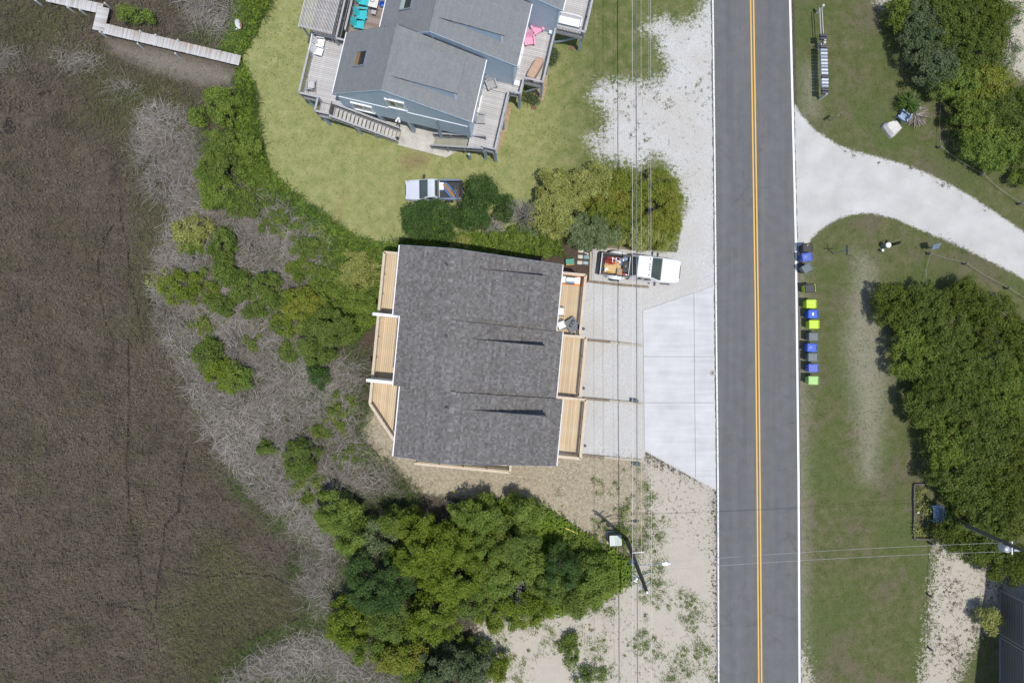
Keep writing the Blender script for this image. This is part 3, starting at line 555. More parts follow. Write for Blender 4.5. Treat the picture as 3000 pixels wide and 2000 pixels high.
        if k == 0:
            window(wm, (-14.6, wy, 3.75), 1.45, 1.3, 'x', -1, M['curtain']); window(wm, (-11.65, wy, 6.35), 1.25, 1.5, 'x', -1, M['curtain'])
            MB().tube([(-8.95, wy - .06, 5.0), (-8.95, wy - .06, 2.6)], .05, 8).build('downpipe', M['greyrail'], wm)
            lt = MB().box((-12.0, wy - .08, 3.2), (.2, .12, .2)).tube([(-12.08, wy - .15, 3.28), (-12.14, wy - .32, 3.22)], [.05, .09], 8).tube([(-11.92, wy - .15, 3.28), (-11.86, wy - .32, 3.22)], [.05, .09], 8).build('flood_light', M['white'], wm)
        window(wm, (we, (wy + wn) / 2, 3.8), 1.8, 2.0, 'y', 1, M['curtain'])
        for xx in np.linspace(wl + .2, we - .2, 5):
            for yy in (wy + .12, wn - .3): MB().box((xx, yy, 1.27), (.26, .26, 2.66)).build('piling', M['bluepost'], T)
        for yy in (wy + .12, ): MB().bar((wl + .2, yy + .15, 1.2), (wl + 2.6, yy + .15, 2.3), .05, .2).bar((we - 2.2, yy + .15, .9), (we - .3, yy + .15, 2.3), .05, .2).build('brace', M['bluepost'], T)
        MB().box(((wl + we) / 2 - .6, wy + 2.8, 1.27), (5.0, 2.6, 2.5)).build('storage_room', M['grey_siding'], T)
    # concrete pad under the house
    MB().prism([(-12.35, 13.05), (-8.4, 12.95), (-6.6, 14.6), (-6.6, 26.5), (-15.6, 26.5), (-15.6, 15.0), (-12.3, 14.2)], -.05, .05).build('pad', M['concrete'], T)
    zd, zt = 2.6, 2.62
    gr = M['greyrail']; gw = M['greywood']
    def deck(x0, x1, y0, y1, along='x', mt=gw, z=zd):
        d = MB().box(((x0 + x1) / 2, y0 + .03, z - .16), (x1 - x0, .05, .24)).box((x0 + .03, (y0 + y1) / 2, z - .16), (.05, y1 - y0 - .14, .24)).box((x1 - .03, (y0 + y1) / 2, z - .16), (.05, y1 - y0 - .14, .24)).build('deck', gr, T)
        planks(d, x0, x1, y0, y1, z, along, mt); return d
    # eastern decks, stepping back with the house
    deck(-6.6, -4.4, 13.5, 18.05); deck(-6.6, -3.55, 18.08, 19.1); deck(-4.5, -2.12, 19.13, 23.4); deck(-2.4, .08, 23.43, 28)
    for a, b in (((-4.46, 13.5), (-4.46, 17.9)), ((-4.46, 17.95), (-3.6, 17.95)), ((-3.6, 18.0), (-3.6, 19.1)), ((-3.55, 19.15), (-2.15, 19.15)), ((-2.15, 19.2), (-2.15, 23.4)), ((-2.1, 23.45), (.03, 23.45)), ((.03, 23.5), (.03, 27.8)), ((-5.4, 13.53), (-4.5, 13.53))):
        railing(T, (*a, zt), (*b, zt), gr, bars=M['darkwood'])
    for xx, yy in ((-4.5, 13.6), (-5.3, 13.6), (-3.65, 18.1), (-2.2, 19.3), (-.1, 23.6), (-2.2, 23.3), (-4.5, 16.2), (-2.2, 21.2)):
        MB().box((xx, yy, 1.2), (.2, .2, 2.5)).build('deck_post', M['bluepost'], T)
    MB().bar((-2.2, 23.7, .1), (-.2, 23.7, 2.2), .12, .2).bar((-3.6, 19.25, .2), (-2.3, 19.25, 2.3), .1, .16).build('brace', M['bluepost'], T)
    # western decks
    deck(-19.55, -16.1, 14.25, 18.8); deck(-18.1, -16.95, 13.2, 14.2, 'y')
    for a, b in (((-19.5, 14.3), (-19.5, 18.8)), ((-19.5, 18.8), (-16.7, 18.8)), ((-19.5, 14.28), (-18.05, 14.28)), ((-18.05, 13.25), (-18.05, 14.2)), ((-18.05, 13.25), (-17.0, 13.25))):
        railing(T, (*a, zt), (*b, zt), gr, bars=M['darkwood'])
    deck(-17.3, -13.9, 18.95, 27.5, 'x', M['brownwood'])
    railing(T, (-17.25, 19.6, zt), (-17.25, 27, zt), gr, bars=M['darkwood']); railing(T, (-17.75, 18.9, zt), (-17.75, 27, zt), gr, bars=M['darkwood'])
    for xx, yy in ((-19.4, 14.5), (-17.9, 13.4), (-19.4, 18.5), (-19.4, 16.5)): MB().box((xx, yy, 1.2), (.2, .2, 2.5)).build('deck_post', M['bluepost'], T)
    # stairs
    def stair(x_top, x_bot, y0, y1, zt_, n, mt):
        s = 1 if x_bot > x_top else -1; st = MB().bar((x_top, y0 + .05, zt_ - .15), (x_bot, y0 + .05, .0), .05, .25).bar((x_top, y1 - .05, zt_ - .15), (x_bot, y1 - .05, .0), .05, .25).build('stair', gr, T)
        d = (x_bot - x_top) / n; tm = MB().box((0, 0, 0), (abs(d) * .86, y1 - y0, .04)).mesh('tread', mt)
        for i in range(n): place('tread', tm, st, (x_top + (i + .5) * d, (y0 + y1) / 2, zt_ - (i + .7) * zt_ / n))
        for yy in (y0 - .03, y1 + .03):
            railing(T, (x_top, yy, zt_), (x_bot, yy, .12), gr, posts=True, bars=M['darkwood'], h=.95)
    stair(-16.95, -12.35, 13.2, 14.1, 2.6, 17, gw)
    stair(-5.4, -9.6, 13.42, 14.3, 2.6, 18, mat('mossy_tread', [(.25,.25,.19),(.35,.345,.28)], .9, sc=4, rnd='obj', rw=.5))
    for xx in (-15.3, -14.0, -6.5): MB().box((xx, 13.25, .75), (.16, .16, 1.5)).build('deck_post', M['bluepost'], T)
    MB().box((-17.0, 13.75, 3.2), (.05, .9, .9)).build('gate', M['darkwood'], T)
    # slatted pergola over the far western corner
    pg = MB()
    for yy in np.arange(18.6, 27.5, 1.35): pg.box((-18.85, yy, 4.95), (2.5, .05, .18))
    pg.box((-20.0, 23, 4.8), (.1, 9.0, .2)).box((-17.7, 23, 4.8), (.1, 9.0, .2)); pg = pg.build('pergola', gr, T)
    sm = MB().box((0, 0, 0), (.05, 9.1, .04)).mesh('slat', M['greywood'])
    for i in range(24): place('slat', sm, pg, (-20.05 + i * .1045, 23.0, 5.07))
    for i in range(9): place('slat', MB().box((0, 0, 0), (2.4, .03, .05)).mesh('slat', M['darkwood']), pg, (-18.85, 18.75 + i * 1.0, 5.02))
    for xx, yy in ((-19.95, 18.7), (-17.75, 18.7), (-19.95, 24)): MB().box((xx, yy, 2.45), (.12, .12, 4.95)).build('post', gr, pg)
    deck(-20.0, -17.8, 18.95, 27.5, 'x', M['brownwood'])
blue_house()

# ---------------- the house in the lower right corner, lattice below
def lattice_house():
    T = thing('lattice_house', 'gable house at lower right corner with grey lattice under its raised floor', 'house', W(2928, 1722), 0)
    gm = mat('grey_lattice', [(.20,.195,.185),(.28,.275,.26)], .8); wm = mat('shaded_grey_siding', [(.20,.21,.23),(.26,.27,.29)], .7)
    L, Wd, ze, zr = 19.4, 9.0, 5.7, 11.2
    MB().add([(0.05, 0, 2.75), (Wd, 0, 2.75), (Wd, -L, 2.75), (0.05, -L, 2.75), (0.05, 0, ze), (Wd, 0, ze), (Wd, -L, ze), (0.05, -L, ze), (0.05, -L / 2, zr), (Wd, -L / 2, zr)],
             [(0, 1, 2, 3), (0, 4, 8, 7, 3), (1, 2, 6, 9, 5), (0, 1, 5, 4), (3, 7, 6, 2)]).build('wall', wm, T)
    MB().slab([(-.1, .25, ze - .05), (Wd, .25, ze - .05), (Wd, -L / 2, zr + .12), (-.1, -L / 2, zr + .12)], .14).slab([(-.1, -L / 2, zr + .12), (Wd, -L / 2, zr + .12), (Wd, -L - .25, ze - .05), (-.1, -L - .25, ze - .05)], .14).build('roof', M['shingle_grey'], T)
    for i, (ya, yb) in enumerate(((-.1, -3.55), (-3.8, -7.6), (-7.85, -11.6))):
        fr = MB().box((0, (ya + yb) / 2, .08), (.08, ya - yb, .16)).box((0, (ya + yb) / 2, 2.66), (.10, ya - yb, .18)).box((0, ya, 1.37), (.14, .14, 2.75)).box((0, yb, 1.37), (.14, .14, 2.75)).build('lattice_panel', gm, T)
        sh = MB().box((0, 0, 0), (.02, .06, 2.45)).mesh('slat', gm); sv = MB().box((0, 0, 0), (.02, ya - yb - .1, .06)).mesh('slat', gm)
        for j in range(int((ya - yb) / .17)): place('slat', sh, fr, (-.015, yb + .15 + j * .17, 1.37))
        for j in range(14): place('slat', sv, fr, (.012, (ya + yb) / 2, .25 + j * .178))
        MB().box((.10, (ya + yb) / 2, 1.37), (.02, ya - yb, 2.6)).build('backing', M['black'], fr)
lattice_house()
# ---------------- plants
LEAF = {
 'bright': leafmat('bright_green_leaf', [(0.078,0.134,0.020),(0.165,0.241,0.039),(0.292,0.361,0.071)]),
 'green': leafmat('mid_green_leaf', [(0.059,0.097,0.020),(0.130,0.192,0.033),(0.242,0.299,0.067)]),
 'dark': leafmat('dark_green_leaf', [(.026,.058,.014),(.060,.118,.026),(.127,.190,.049)]),
 'olive': leafmat('olive_leaf', [(.068,.101,.010),(.156,.216,.018),(.280,.338,.044)]),
 'lime': leafmat('yellow_green_leaf', [(.160,.185,.040),(.300,.325,.085),(.470,.470,.175)]),
 'grey': leafmat('grey_green_leaf', [(.086,.129,.048),(.173,.227,.096),(.287,.338,.173)]),
 'blue': leafmat('blue_green_needle', [(.050,.080,.028),(.110,.152,.062),(.205,.245,.145)]),
 'rust': leafmat('rusty_green_leaf', [(.079,.115,.011),(.164,.225,.024),(.274,.285,.045),(.251,.160,.049)]),
 'hedge': leafmat('shaded_thicket_leaf', [(.032,.056,.010),(.082,.124,.018),(.142,.186,.030),(.165,.155,.052)]),  # darker copy of the mixed leaf: eastern shade and vignette put into the colour
 'hedgeolive': leafmat('shaded_olive_leaf', [(.042,.062,.008),(.104,.138,.015),(.180,.208,.032)]),  # olive leaf darkened the same way, shade painted into its colour
 'mixed': leafmat('thicket_leaf', [(.047,.088,.016),(.114,.179,.023),(.199,.254,.038),(.237,.216,.075)]),
}
GRASSM = leafmat('tall_grass_blade', [(.035,.066,.012),(.075,.130,.022),(.165,.215,.060)], 0.2)
WEEDM = leafmat('lush_weed_leaf', [(.070,.120,.010),(.145,.225,.018),(.235,.320,.040)])
REEDM = mat('dead_reed', [(.045,.038,.029),(.150,.130,.106),(.270,.240,.208),(.47,.43,.39)], 0.9, sc=3, rnd='attr', rw=0.8)
REEDB = mat('bleached_reed', [(.16,.14,.118),(.26,.235,.205),(.40,.365,.335)], 0.9, sc=3, rnd='attr', rw=0.8)
MARSHM = mat('marsh_straw', [(.022,.018,.014),(.072,.060,.045),(.130,.108,.080),(.215,.185,.142)], 0.95, sc=1.0, rnd='attr', rw=0.75)
MARSHG = mat('marsh_green_straw', [(.03,.036,.012),(.08,.085,.03),(.15,.145,.06)], 0.95, sc=1.0, rnd='attr', rw=0.75)
BARK = mat('grey_bark', [(.06,.05,.042),(.11,.10,.085)], .9, sc=9)
DEAD = mat('bleached_twig', [(.24,.225,.205),(.38,.365,.345)], .9, sc=5)
GROUNDZ = lambda x, y: 0.0

def leaves(P, Nrm, L, Wd, rng):
    """diamond leaves: P centres, Nrm rough facing"""
    n = len(P); t = rng.normal(size=(n, 3)); t -= Nrm * (t * Nrm).sum(1, keepdims=True); t /= np.linalg.norm(t, axis=1, keepdims=True) + 1e-9
    b = np.cross(Nrm, t); l = (L * rng.uniform(.7, 1.3, n))[:, None]; w_ = (Wd * rng.uniform(.7, 1.3, n))[:, None]
    V = np.stack([P - t * l * .5 + b * w_ * .6, P - t * l * .4 - b * w_ * .6, P + t * l * .6 + Nrm * w_ * .2], 1).reshape(-1, 3)
    return V, np.arange(3 * n).reshape(n, 3)
def crown_points(rx, ry, h, rng, lobe=(.15, .36), dens=250, cover=1.9, flat=.38, hole=0.0, z0=0.15, zj=.2):
    A = math.pi * rx * ry; r0 = (lobe[0] + lobe[1]) / 2; nl = max(12, int(cover * A / (math.pi * r0 * r0))); Ps = []; Ns = []; Rs = []
    for i in range(nl):
        rr = math.sqrt(rng.random()) ; th = rng.random() * 2 * math.pi; r = rng.uniform(*lobe)
        wob = 1 + .12 * math.sin(3 * th + rx * 5) + .08 * math.sin(5 * th + ry * 9)
        cx, cy = max(.1, rx * 1.06 - r * .25) * rr * math.cos(th) * wob, max(.1, ry * 1.06 - r * .25) * rr * math.sin(th) * wob
        if rng.random() < hole: continue
        cz = h * (1 - flat * rr ** 3.2) - r * .8 + rng.normal() * zj; cz = max(cz, r * .5)
        n = int(dens * 2.6 * math.pi * r * r); d = rng.normal(size=(n, 3)); d /= np.linalg.norm(d, axis=1, keepdims=True); d[:, 2] = np.where(d[:, 2] < -.35, -d[:, 2], d[:, 2])
        rad = r * (1.0 - .55 * rng.random(n) ** 1.6 + .22 * np.abs(rng.normal(size=n)))[:, None]; sh = rng.uniform(.75, 1.3, 3) * np.array([1, 1, .8]); p = np.array([cx, cy, cz]) + d * rad * sh + rng.normal(size=(n, 3)) * .05; nn = d * .7 + rng.normal(size=(n, 3)) * .6 + np.array([0, 0, .45]); nn /= np.linalg.norm(nn, axis=1, keepdims=True)
        Ps.append(p); Ns.append(nn); Rs.append(np.clip(rng.random(n) * .75 + rng.random() * .25, 0, 1))
    # a skirt of lower leaves keeps the sides closed
    n = int(dens * .28 * math.pi * (rx + ry) * h * .5); th = rng.random(n) * 2 * math.pi; q = rng.uniform(.75, 1.0, n)
    wob = 1 + .12 * np.sin(3 * th + rx * 5) + .08 * np.sin(5 * th + ry * 9)
    z = rng.uniform(z0, h * .7, n); Ps.append(np.stack([rx * .92 * q * np.cos(th) * wob, ry * .92 * q * np.sin(th) * wob, z], 1)); nn = np.stack([np.cos(th), np.sin(th), rng.uniform(0, .8, n)], 1); Ns.append(nn / np.linalg.norm(nn, axis=1, keepdims=True)); Rs.append(rng.random(n))
    P = np.concatenate(Ps); ok = P[:, 2] > .03
    return P[ok], np.concatenate(Ns)[ok], np.concatenate(Rs)[ok]
SEED = [100]
def trunk_mesh(rx, ry, h, rng, r0):
    m = MB(); top = Vector((rng.normal() * .1, rng.normal() * .1, h * .45)); m.tube([(0, 0, -.1), (top.x * .4, top.y * .5, h * .22), top], [r0, r0 * .8, r0 * .62], 7)
    for i in range(5):
        a = 2 * math.pi * (i + rng.random() * .6) / 5; q = Vector((rx * .6 * math.cos(a), ry * .6 * math.sin(a), h * rng.uniform(.42, .58))); mid = top.lerp(q, .5) + Vector((rng.normal() * .1, rng.normal() * .1, .1)); m.tube([top, mid, q], [r0 * .55, r0 * .36, r0 * .14], 5)
    return m
def tree(label, px, py, rpx, rpy, h, pal, leaf=(.115, .065), name='shrub', cat='shrub', group=None, rot=0.0, **kw):
    """a crown measured in the photograph at about its own height"""
    SEED[0] += 1; rng = np.random.default_rng(SEED[0]); hz = h * .6; c = W(px, py, hz); f = (1 - hz / H) / K; gr = 1.13 if cat == 'tree' else 1.0; rx, ry = rpx * f * gr, rpy * f * gr
    T = thing(name, label, cat, (c.x, c.y, 0), rot, group)
    if cat == 'tree': kw.setdefault('lobe', (.20, .46)); kw.setdefault('flat', .5); kw.setdefault('zj', .42); kw.setdefault('hole', .06)
    P, Nn, Rn = crown_points(rx, ry, h, rng, **kw); V, F = leaves(P, Nn, leaf[0], leaf[1], rng)
    npmesh('crown', V, F, LEAF[pal], np.repeat(Rn, 3), T)
    trunk_mesh(rx, ry, h, rng, .05 + .018 * h * min(2, rx)).build('trunk', BARK, T, fix=False)
    return T
def twigs(label, px, py, rpx, rpy, h, mt=DEAD, n=26, lean=(0, 0), name='dead_bush', cat='dead bush', r0=.028, group=None, sub=4):
    SEED[0] += 1; rng = np.random.default_rng(SEED[0]); c = W(px, py, h * .5); f = (1 - h * .5 / H) / K; rx, ry = rpx * f, rpy * f
    T = thing(name, label, cat, (c.x, c.y, 0), 0, group); m = MB(); s = MB()
    for i in range(n):
        a = rng.random() * 2 * math.pi; q = rng.uniform(.5, 1); e = Vector((rx * q * math.cos(a) + lean[0], ry * q * math.sin(a) + lean[1], h * rng.uniform(.45, 1))); b = Vector((rng.normal() * .08 - lean[0] * .3, rng.normal() * .08 - lean[1] * .3, 0))
        mid = b.lerp(e, .5) + Vector((rng.normal() * .12, rng.normal() * .12, .1 * h)); (m if i < 6 else s).tube([b, mid, e], [r0, r0 * .7, r0 * .35], 4, False)
        for j in range(sub):
            t = rng.uniform(.35, .95); p = b.lerp(mid, t * 2) if t < .5 else mid.lerp(e, t * 2 - 1); d = (e - b).normalized() * .5 + Vector((rng.normal(), rng.normal(), rng.normal() * .5)) * .4; s.tube([p, p + d * rng.uniform(.4, 1.0) * max(rx, .5) * .6], [r0 * .5, r0 * .25], 3, False)
    m.build('branches', mt, T, fix=False); s.build('twigs', mt, T, fix=False); return T

# blades: grass and reeds as bent strips lying over
def blades(P, L, wd, az, el, bend, rng):
    n = len(P); d1 = np.stack([np.cos(az) * np.cos(el), np.sin(az) * np.cos(el), np.sin(el)], 1); az2 = az + bend; el2 = el * rng.uniform(-.2, .6, n)
    d2 = np.stack([np.cos(az2) * np.cos(el2), np.sin(az2) * np.cos(el2), np.sin(el2)], 1); s = np.stack([-np.sin(az), np.cos(az), rng.normal(size=n) * .3], 1)
    l = L[:, None]; w_ = wd[:, None] / 2; m = P + d1 * l * .5; t = m + d2 * l * .5
    V = np.stack([P - s * w_, P + s * w_, m + s * w_ * .9, m - s * w_ * .9, t + s * w_ * .25, t - s * w_ * .25], 1).reshape(-1, 3)
    i = np.arange(n)[:, None] * 6; F = np.concatenate([i + np.array([[0, 1, 2, 3]]), i + np.array([[3, 2, 4, 5]])], 0)
    return V, F
def scatter(zone, dens, rng, margin=0.0, jitter=.5, sub=None):
    ex = [-43, 43, -29, 29]; n = int(dens * (ex[1] - ex[0]) * (ex[3] - ex[2])); X = rng.uniform(ex[0], ex[1], n); Y = rng.uniform(ex[2], ex[3], n)
    i = np.clip(((X - XS[0]) / .2).astype(int), 0, len(XS) - 1); j = np.clip(((Y - YS[0]) / .2).astype(int), 0, len(YS) - 1)
    v = zone(j, i) + rng.normal(size=n) * jitter; k = v > margin; return X[k], Y[k]
def flow(X, Y, s=.35, ph=0.0):
    return 2.2 * np.sin(X * s + ph + 1.3 * np.sin(Y * s * .8 + ph)) + 1.9 * np.cos(Y * s * 1.1 + ph * 2)
def field(name, zone, dens, Lr, wr, elr, mt, seed, kind_label=None, jitter=.4, spread=.9, clump=0.0, z=(0, .1), margin=0.0, s=.35, bendy=.5):
    rng = np.random.default_rng(seed); X, Y = scatter(zone, dens, rng, margin, jitter)
    if clump:                                     # tussocks: thin out between
        q = np.sin(X * 3.1 + 2 * np.sin(Y * 2.3)) * np.sin(Y * 2.9 + 2 * np.sin(X * 1.7)) + rng.normal(size=len(X)) * .4; k = q > -clump; X, Y = X[k], Y[k]
    n = len(X); az = flow(X, Y, s, seed) + rng.normal(size=n) * spread; P = np.stack([X, Y, rng.uniform(z[0], z[1], n)], 1)
    V, F = blades(P, rng.uniform(*Lr, n), rng.uniform(*wr, n), az, rng.uniform(*elr, n), rng.normal(size=n) * bendy, rng)
    return npmesh(name, V, F, mt, np.repeat(np.clip(rng.random(n) * .8 + .1 + .15 * np.sin(X * .5) * np.sin(Y * .6), 0, 1), 6), None, 'stuff')
zz = lambda k: (lambda j, i: SD[k][j, i])
wet = lambda j, i: -np.maximum.reduce([SD[k][j, i] for k in ('lawn', 'verge', 'straw', 'sand', 'weed', 'hard', 'soil', 'mud', 'gravel', 'rag', 'drive')])
o = field('marsh_grass', lambda j, i: np.where(SD['reed'][j, i] > -.2, -9, wet(j, i)), 75, (.12, .38), (.016, .042), (.1, 1.0), MARSHM, 21, clump=.45, spread=2.0, s=.8, margin=.5, jitter=.15)
o = field('marsh_green_grass', lambda j, i: np.minimum(SD['green'][j, i], wet(j, i)), 45, (.25, .7), (.016, .035), (.1, .8), MARSHG, 22, jitter=.9, spread=1.0)
o = field('dead_reeds', lambda j, i: np.minimum(SD['reed'][j, i], wet(j, i) + .6), 230, (.35, 1.05), (.007, .020), (.02, .4), REEDM, 23, jitter=.45, margin=.35, spread=1.0, z=(.05, .7), s=1.1, clump=.85, bendy=.12)
o = field('dead_reeds', lambda j, i: np.minimum(SD['reed'][j, i], wet(j, i) + .6) + .35 * np.sin(GX[j, i] * 1.3 + GY[j, i]) * np.sin(GY[j, i] * 1.1), 20, (.6, 1.35), (.016, .034), (.02, .25), REEDB, 33, jitter=.4, margin=.6, spread=.9, z=(.4, .8), s=1.3, bendy=.1)
o = field('dead_reeds', lambda j, i: np.minimum(SD['reed'][j, i], wet(j, i) + .2), 30, (.4, 1.0), (.016, .04), (.02, .5), MARSHG, 24, jitter=.6, spread=1.5, z=(.0, .5))
o = field('reed_green_grass', lambda j, i: np.where((SD['reed'][j, i] > -1.0) & (wet(j, i) > -.6), np.sin(GX[j, i] * .9 + 1.5 * np.sin(GY[j, i] * .7)) * np.sin(GY[j, i] * .8 + 2) + .12 + .12 * (GX[j, i] + 20) + .35 * (GY[j, i] < -3) * (GX[j, i] > -17), -9), 60, (.3, .9), (.014, .03), (.1, .9), GRASSM, 34, jitter=.35, spread=1.2, z=(0, .5))
o = field('tall_grass', lambda j, i: np.where(GY[j, i] > -2, SD['weed'][j, i], -9), 260, (.35, .95), (.018, .04), (.2, 1.0), GRASSM, 25, jitter=.2, spread=.9, z=(0, .35))
o = field('weed_cover', lambda j, i: SD['weed'][j, i], 150, (.15, .35), (.06, .12), (.0, .8), WEEDM, 26, jitter=.15, spread=3, z=(.05, .5))
o = field('dry_grass', zz('straw'), 90, (.08, .25), (.012, .03), (.0, .6), mat('straw_blade', [(.24,.20,.13),(.38,.325,.235),(.50,.45,.35)], .95, sc=1, rnd='attr', rw=.8), 27, jitter=.3, spread=3, z=(0, .03))
VERGEM = mat('verge_blade', [(.070,.095,.026),(.108,.118,.042),(.16,.148,.078)], .9, sc=.6, rnd='attr', rw=.6)
o = field('verge_grass', lambda j, i: np.where(GX[j, i] < 22, np.minimum(SD['lawn'][j, i], -SD['rag'][j, i] - .2), np.minimum.reduce([SD['verge'][j, i] - .3, -SD['drive'][j, i] - .2, -SD['sand'][j, i]])), 22, (.07, .18), (.014, .035), (.2, 1.2), VERGEM, 29, jitter=.3, spread=3, z=(0, .02))

GRAVELW = leafmat('gravel_weed', [(.10,.115,.055),(.17,.18,.10),(.26,.25,.17)])
SANDW = leafmat('sand_scrub', [(.10,.095,.05),(.17,.15,.09),(.26,.225,.16)])
def plants():
    t = tree
    # shrubs and trees west of the lawn
    t('small airy bright green shrub beside the boardwalk bend', 379, 45, 32, 24, 1.5, 'bright', dens=180)
    t('tiny green shrub right of the boardwalk bend shrub', 441, 50, 14, 16, 1.1, 'bright', dens=180)
    t('rounded bright green shrub below the boardwalk end', 651, 308, 46, 54, 2.2, 'bright')
    t('small green shrub left of the rounded one below the boardwalk', 585, 341, 24, 26, 1.5, 'bright')
    t('green shrub at the narrow west edge of the lawn', 652, 424, 42, 52, 2.4, 'green')
    t('green shrub touching the west lawn edge', 715, 432, 44, 46, 1.9, 'bright')
    t('wide green shrub in the grey reeds, northern half of a pair', 640, 497, 62, 46, 2.4, 'green')
    t('lime-tinted green shrub in the grey reeds, southern half of a pair', 640, 562, 56, 52, 2.4, 'bright')
    t('olive feathery shrub among dead reeds at marsh edge', 560, 676, 58, 52, 2.0, 'lime', dens=165, hole=.3)
    t('narrow green shrub right of the olive feathery one', 650, 722, 34, 56, 2.0, 'green', dens=225)
    t('low green shrub under the olive feathery one', 562, 732, 32, 20, 1.2, 'bright')
    t('green shrub in the middle of the reed bed chain', 668, 792, 30, 48, 1.9, 'green', dens=225)
    t('green shrub at the lower end of the reed bed chain', 706, 838, 34, 44, 1.8, 'green', dens=225)
    t('olive shrub mixed with bleached branches at marsh edge', 545, 845, 72, 50, 1.9, 'olive', dens=135, hole=.35)
    t('low green shrub below the bleached branches', 655, 890, 46, 30, 1.5, 'green', dens=210)
    t('sparse olive shrub at the outer marsh edge', 470, 820, 42, 30, 1.3, 'lime', dens=70, hole=.4)
    for px, py, a, b, h, pal, ho, lab in ((748,604,58,36,1.0,'green',.2,'low green scrub hugging the curved lawn edge'),(822,655,60,34,.9,'green',.2,'low green scrub further along the curved lawn edge'),(905,725,52,40,1.1,'green',.2,'low green scrub where the lawn edge nears the townhouse'),(880,790,44,38,1.0,'mixed',.3,'patchy scrub between reeds and the tall grass'),(955,822,50,40,1.2,'bright',.2,'bright scrub left of the northern rear deck'),(842,948,50,40,1.3,'mixed',.25,'dull scrub left of the rust-tinted shrub base'),(755,905,46,30,1.1,'green',.25,'low scrub left of the round reed shrub'),(622,815,42,42,1.3,'mixed',.35,'dull scrub beside the reed bed chain'),(600,950,48,30,1.0,'mixed',.4,'sparse scrub below the bleached branches'),(745,1000,40,26,.9,'mixed',.4,'sparse scrub above the south-west trio'),(1000,1180,54,40,.8,'mixed',.45,'weedy scrub below the pile of cut branches'),(962,1258,52,48,.8,'mixed',.45,'weedy scrub west of the angled rear deck'),(1030,1335,58,40,.8,'green',.45,'weedy scrub at the townhouse south-west corner'),(905,1432,60,40,1.0,'mixed',.4,'weedy scrub north-west of the thicket'),(690,595,44,36,1.4,'green',.3,'green scrub below the lime-tinted shrub'),(742,520,40,40,1.0,'bright',.2,'green scrub in the narrow strip beside the lawn curve')):
        t(lab, px, py, a, b, h, pal, hole=ho, dens=200, group='low scrub west of the townhouse')
    twigs('bleached white dead bush spreading at the marsh edge', 482, 856, 52, 44, 1.4, n=34)
    twigs('bleached dead branches inside the olive shrub', 568, 765, 46, 32, 1.8, n=24)
    t('dark round shrub standing alone in the reeds west of the townhouse', 782, 840, 40, 40, 2.2, 'green')
    t('green shrub joined to the dark round shrub', 830, 880, 46, 30, 1.7, 'green', dens=225)
    t('rust-tinted shrub west of the white privacy walls', 888, 905, 56, 62, 2.6, 'rust')
    t('large deep green shrub west of the middle unit deck', 965, 962, 74, 52, 3.4, 'green', leaf=(.11, .06))
    t('deep green shrub below the large one west of the deck', 930, 1024, 52, 44, 2.6, 'green', leaf=(.11, .06))
    t('yellow-green weedy shrub beside the northern rear deck', 1050, 800, 56, 62, 1.4, 'lime', dens=180)
    t('lush low shrub against the rear decks', 1058, 890, 46, 56, 1.3, 'bright', dens=195)
    t('tangle of green shrub north of the large deep green one', 985, 870, 50, 42, 1.5, 'bright', dens=180, hole=.2)
    twigs('pale dead sapling among the rusty shrubs', 895, 960, 28, 36, 2.4, n=14)
    t('dark shrub in reeds, upper of the south-west trio', 608, 1040, 36, 46, 2.2, 'green')
    t('olive shrub in reeds, middle of the south-west trio', 640, 1092, 40, 38, 1.9, 'olive')
    t('green shrub in reeds, lower of the south-west trio', 694, 1108, 48, 44, 2.0, 'bright', dens=225)
    twigs('grey dead sapling beside the south-west trio', 682, 1020, 30, 54, 2.4, n=18)
    t('thin green shrub between reeds and the south-west trio', 845, 1032, 18, 34, 1.1, 'green')
    twigs('pile of pale cut branches near the rear deck', 1000, 1082, 60, 36, .7, n=40, lean=(.3, -.2), r0=.022)
    t('dark green shrub beside the pile of cut branches', 935, 1094, 34, 44, 1.7, 'dark', dens=195, hole=.2)
    t('small round shrub in southern reeds', 782, 1312, 26, 22, 1.4, 'green')
    t('mid green shrub in southern reeds', 882, 1346, 50, 56, 2.4, 'green', leaf=(.11, .055))
    twigs('bleached bush between the two southern reed shrubs', 828, 1302, 34, 24, 1.2, n=20)
    # thicket south of the townhouse
    t('bright green tree at the north-west tip of the thicket', 985, 1500, 60, 54, 3.4, 'bright', name='tree', cat='tree')
    t('yellow-green tree below the north-west tip of the thicket', 1030, 1560, 48, 52, 3.0, 'bright', name='tree', cat='tree')
    t('sparse grey-green tree inside the thicket', 1106, 1566, 54, 42, 3.0, 'grey', name='tree', cat='tree', dens=165, hole=.25)
    t('olive tree at the upper middle of the thicket', 1222, 1550, 46, 42, 4.2, 'olive', name='tree', cat='tree')
    t('olive tree just under the upper middle one', 1212, 1622, 66, 48, 4.4, 'olive', name='tree', cat='tree')
    t('big dark green round tree on the west of the thicket', 1118, 1706, 92, 82, 5.0, 'dark', name='tree', cat='tree', leaf=(.11, .06))
    t('olive tree right of the dark gap in the thicket', 1322, 1588, 66, 56, 4.2, 'olive', name='tree', cat='tree')
    t('bright green tree on the north edge of the thicket', 1398, 1506, 72, 46, 3.6, 'bright', name='tree', cat='tree')
    t('yellow-green tree at the north-east shoulder of the thicket', 1530, 1508, 50, 42, 3.2, 'bright', name='tree', cat='tree')
    t('wide olive tree in the thicket centre', 1318, 1688, 86, 60, 4.6, 'olive', name='tree', cat='tree')
    t('green tree right of the thicket centre', 1430, 1610, 56, 60, 3.9, 'mixed', name='tree', cat='tree')
    t('green vine-covered tree in the eastern thicket', 1512, 1586, 52, 56, 3.6, 'green', name='tree', cat='tree')
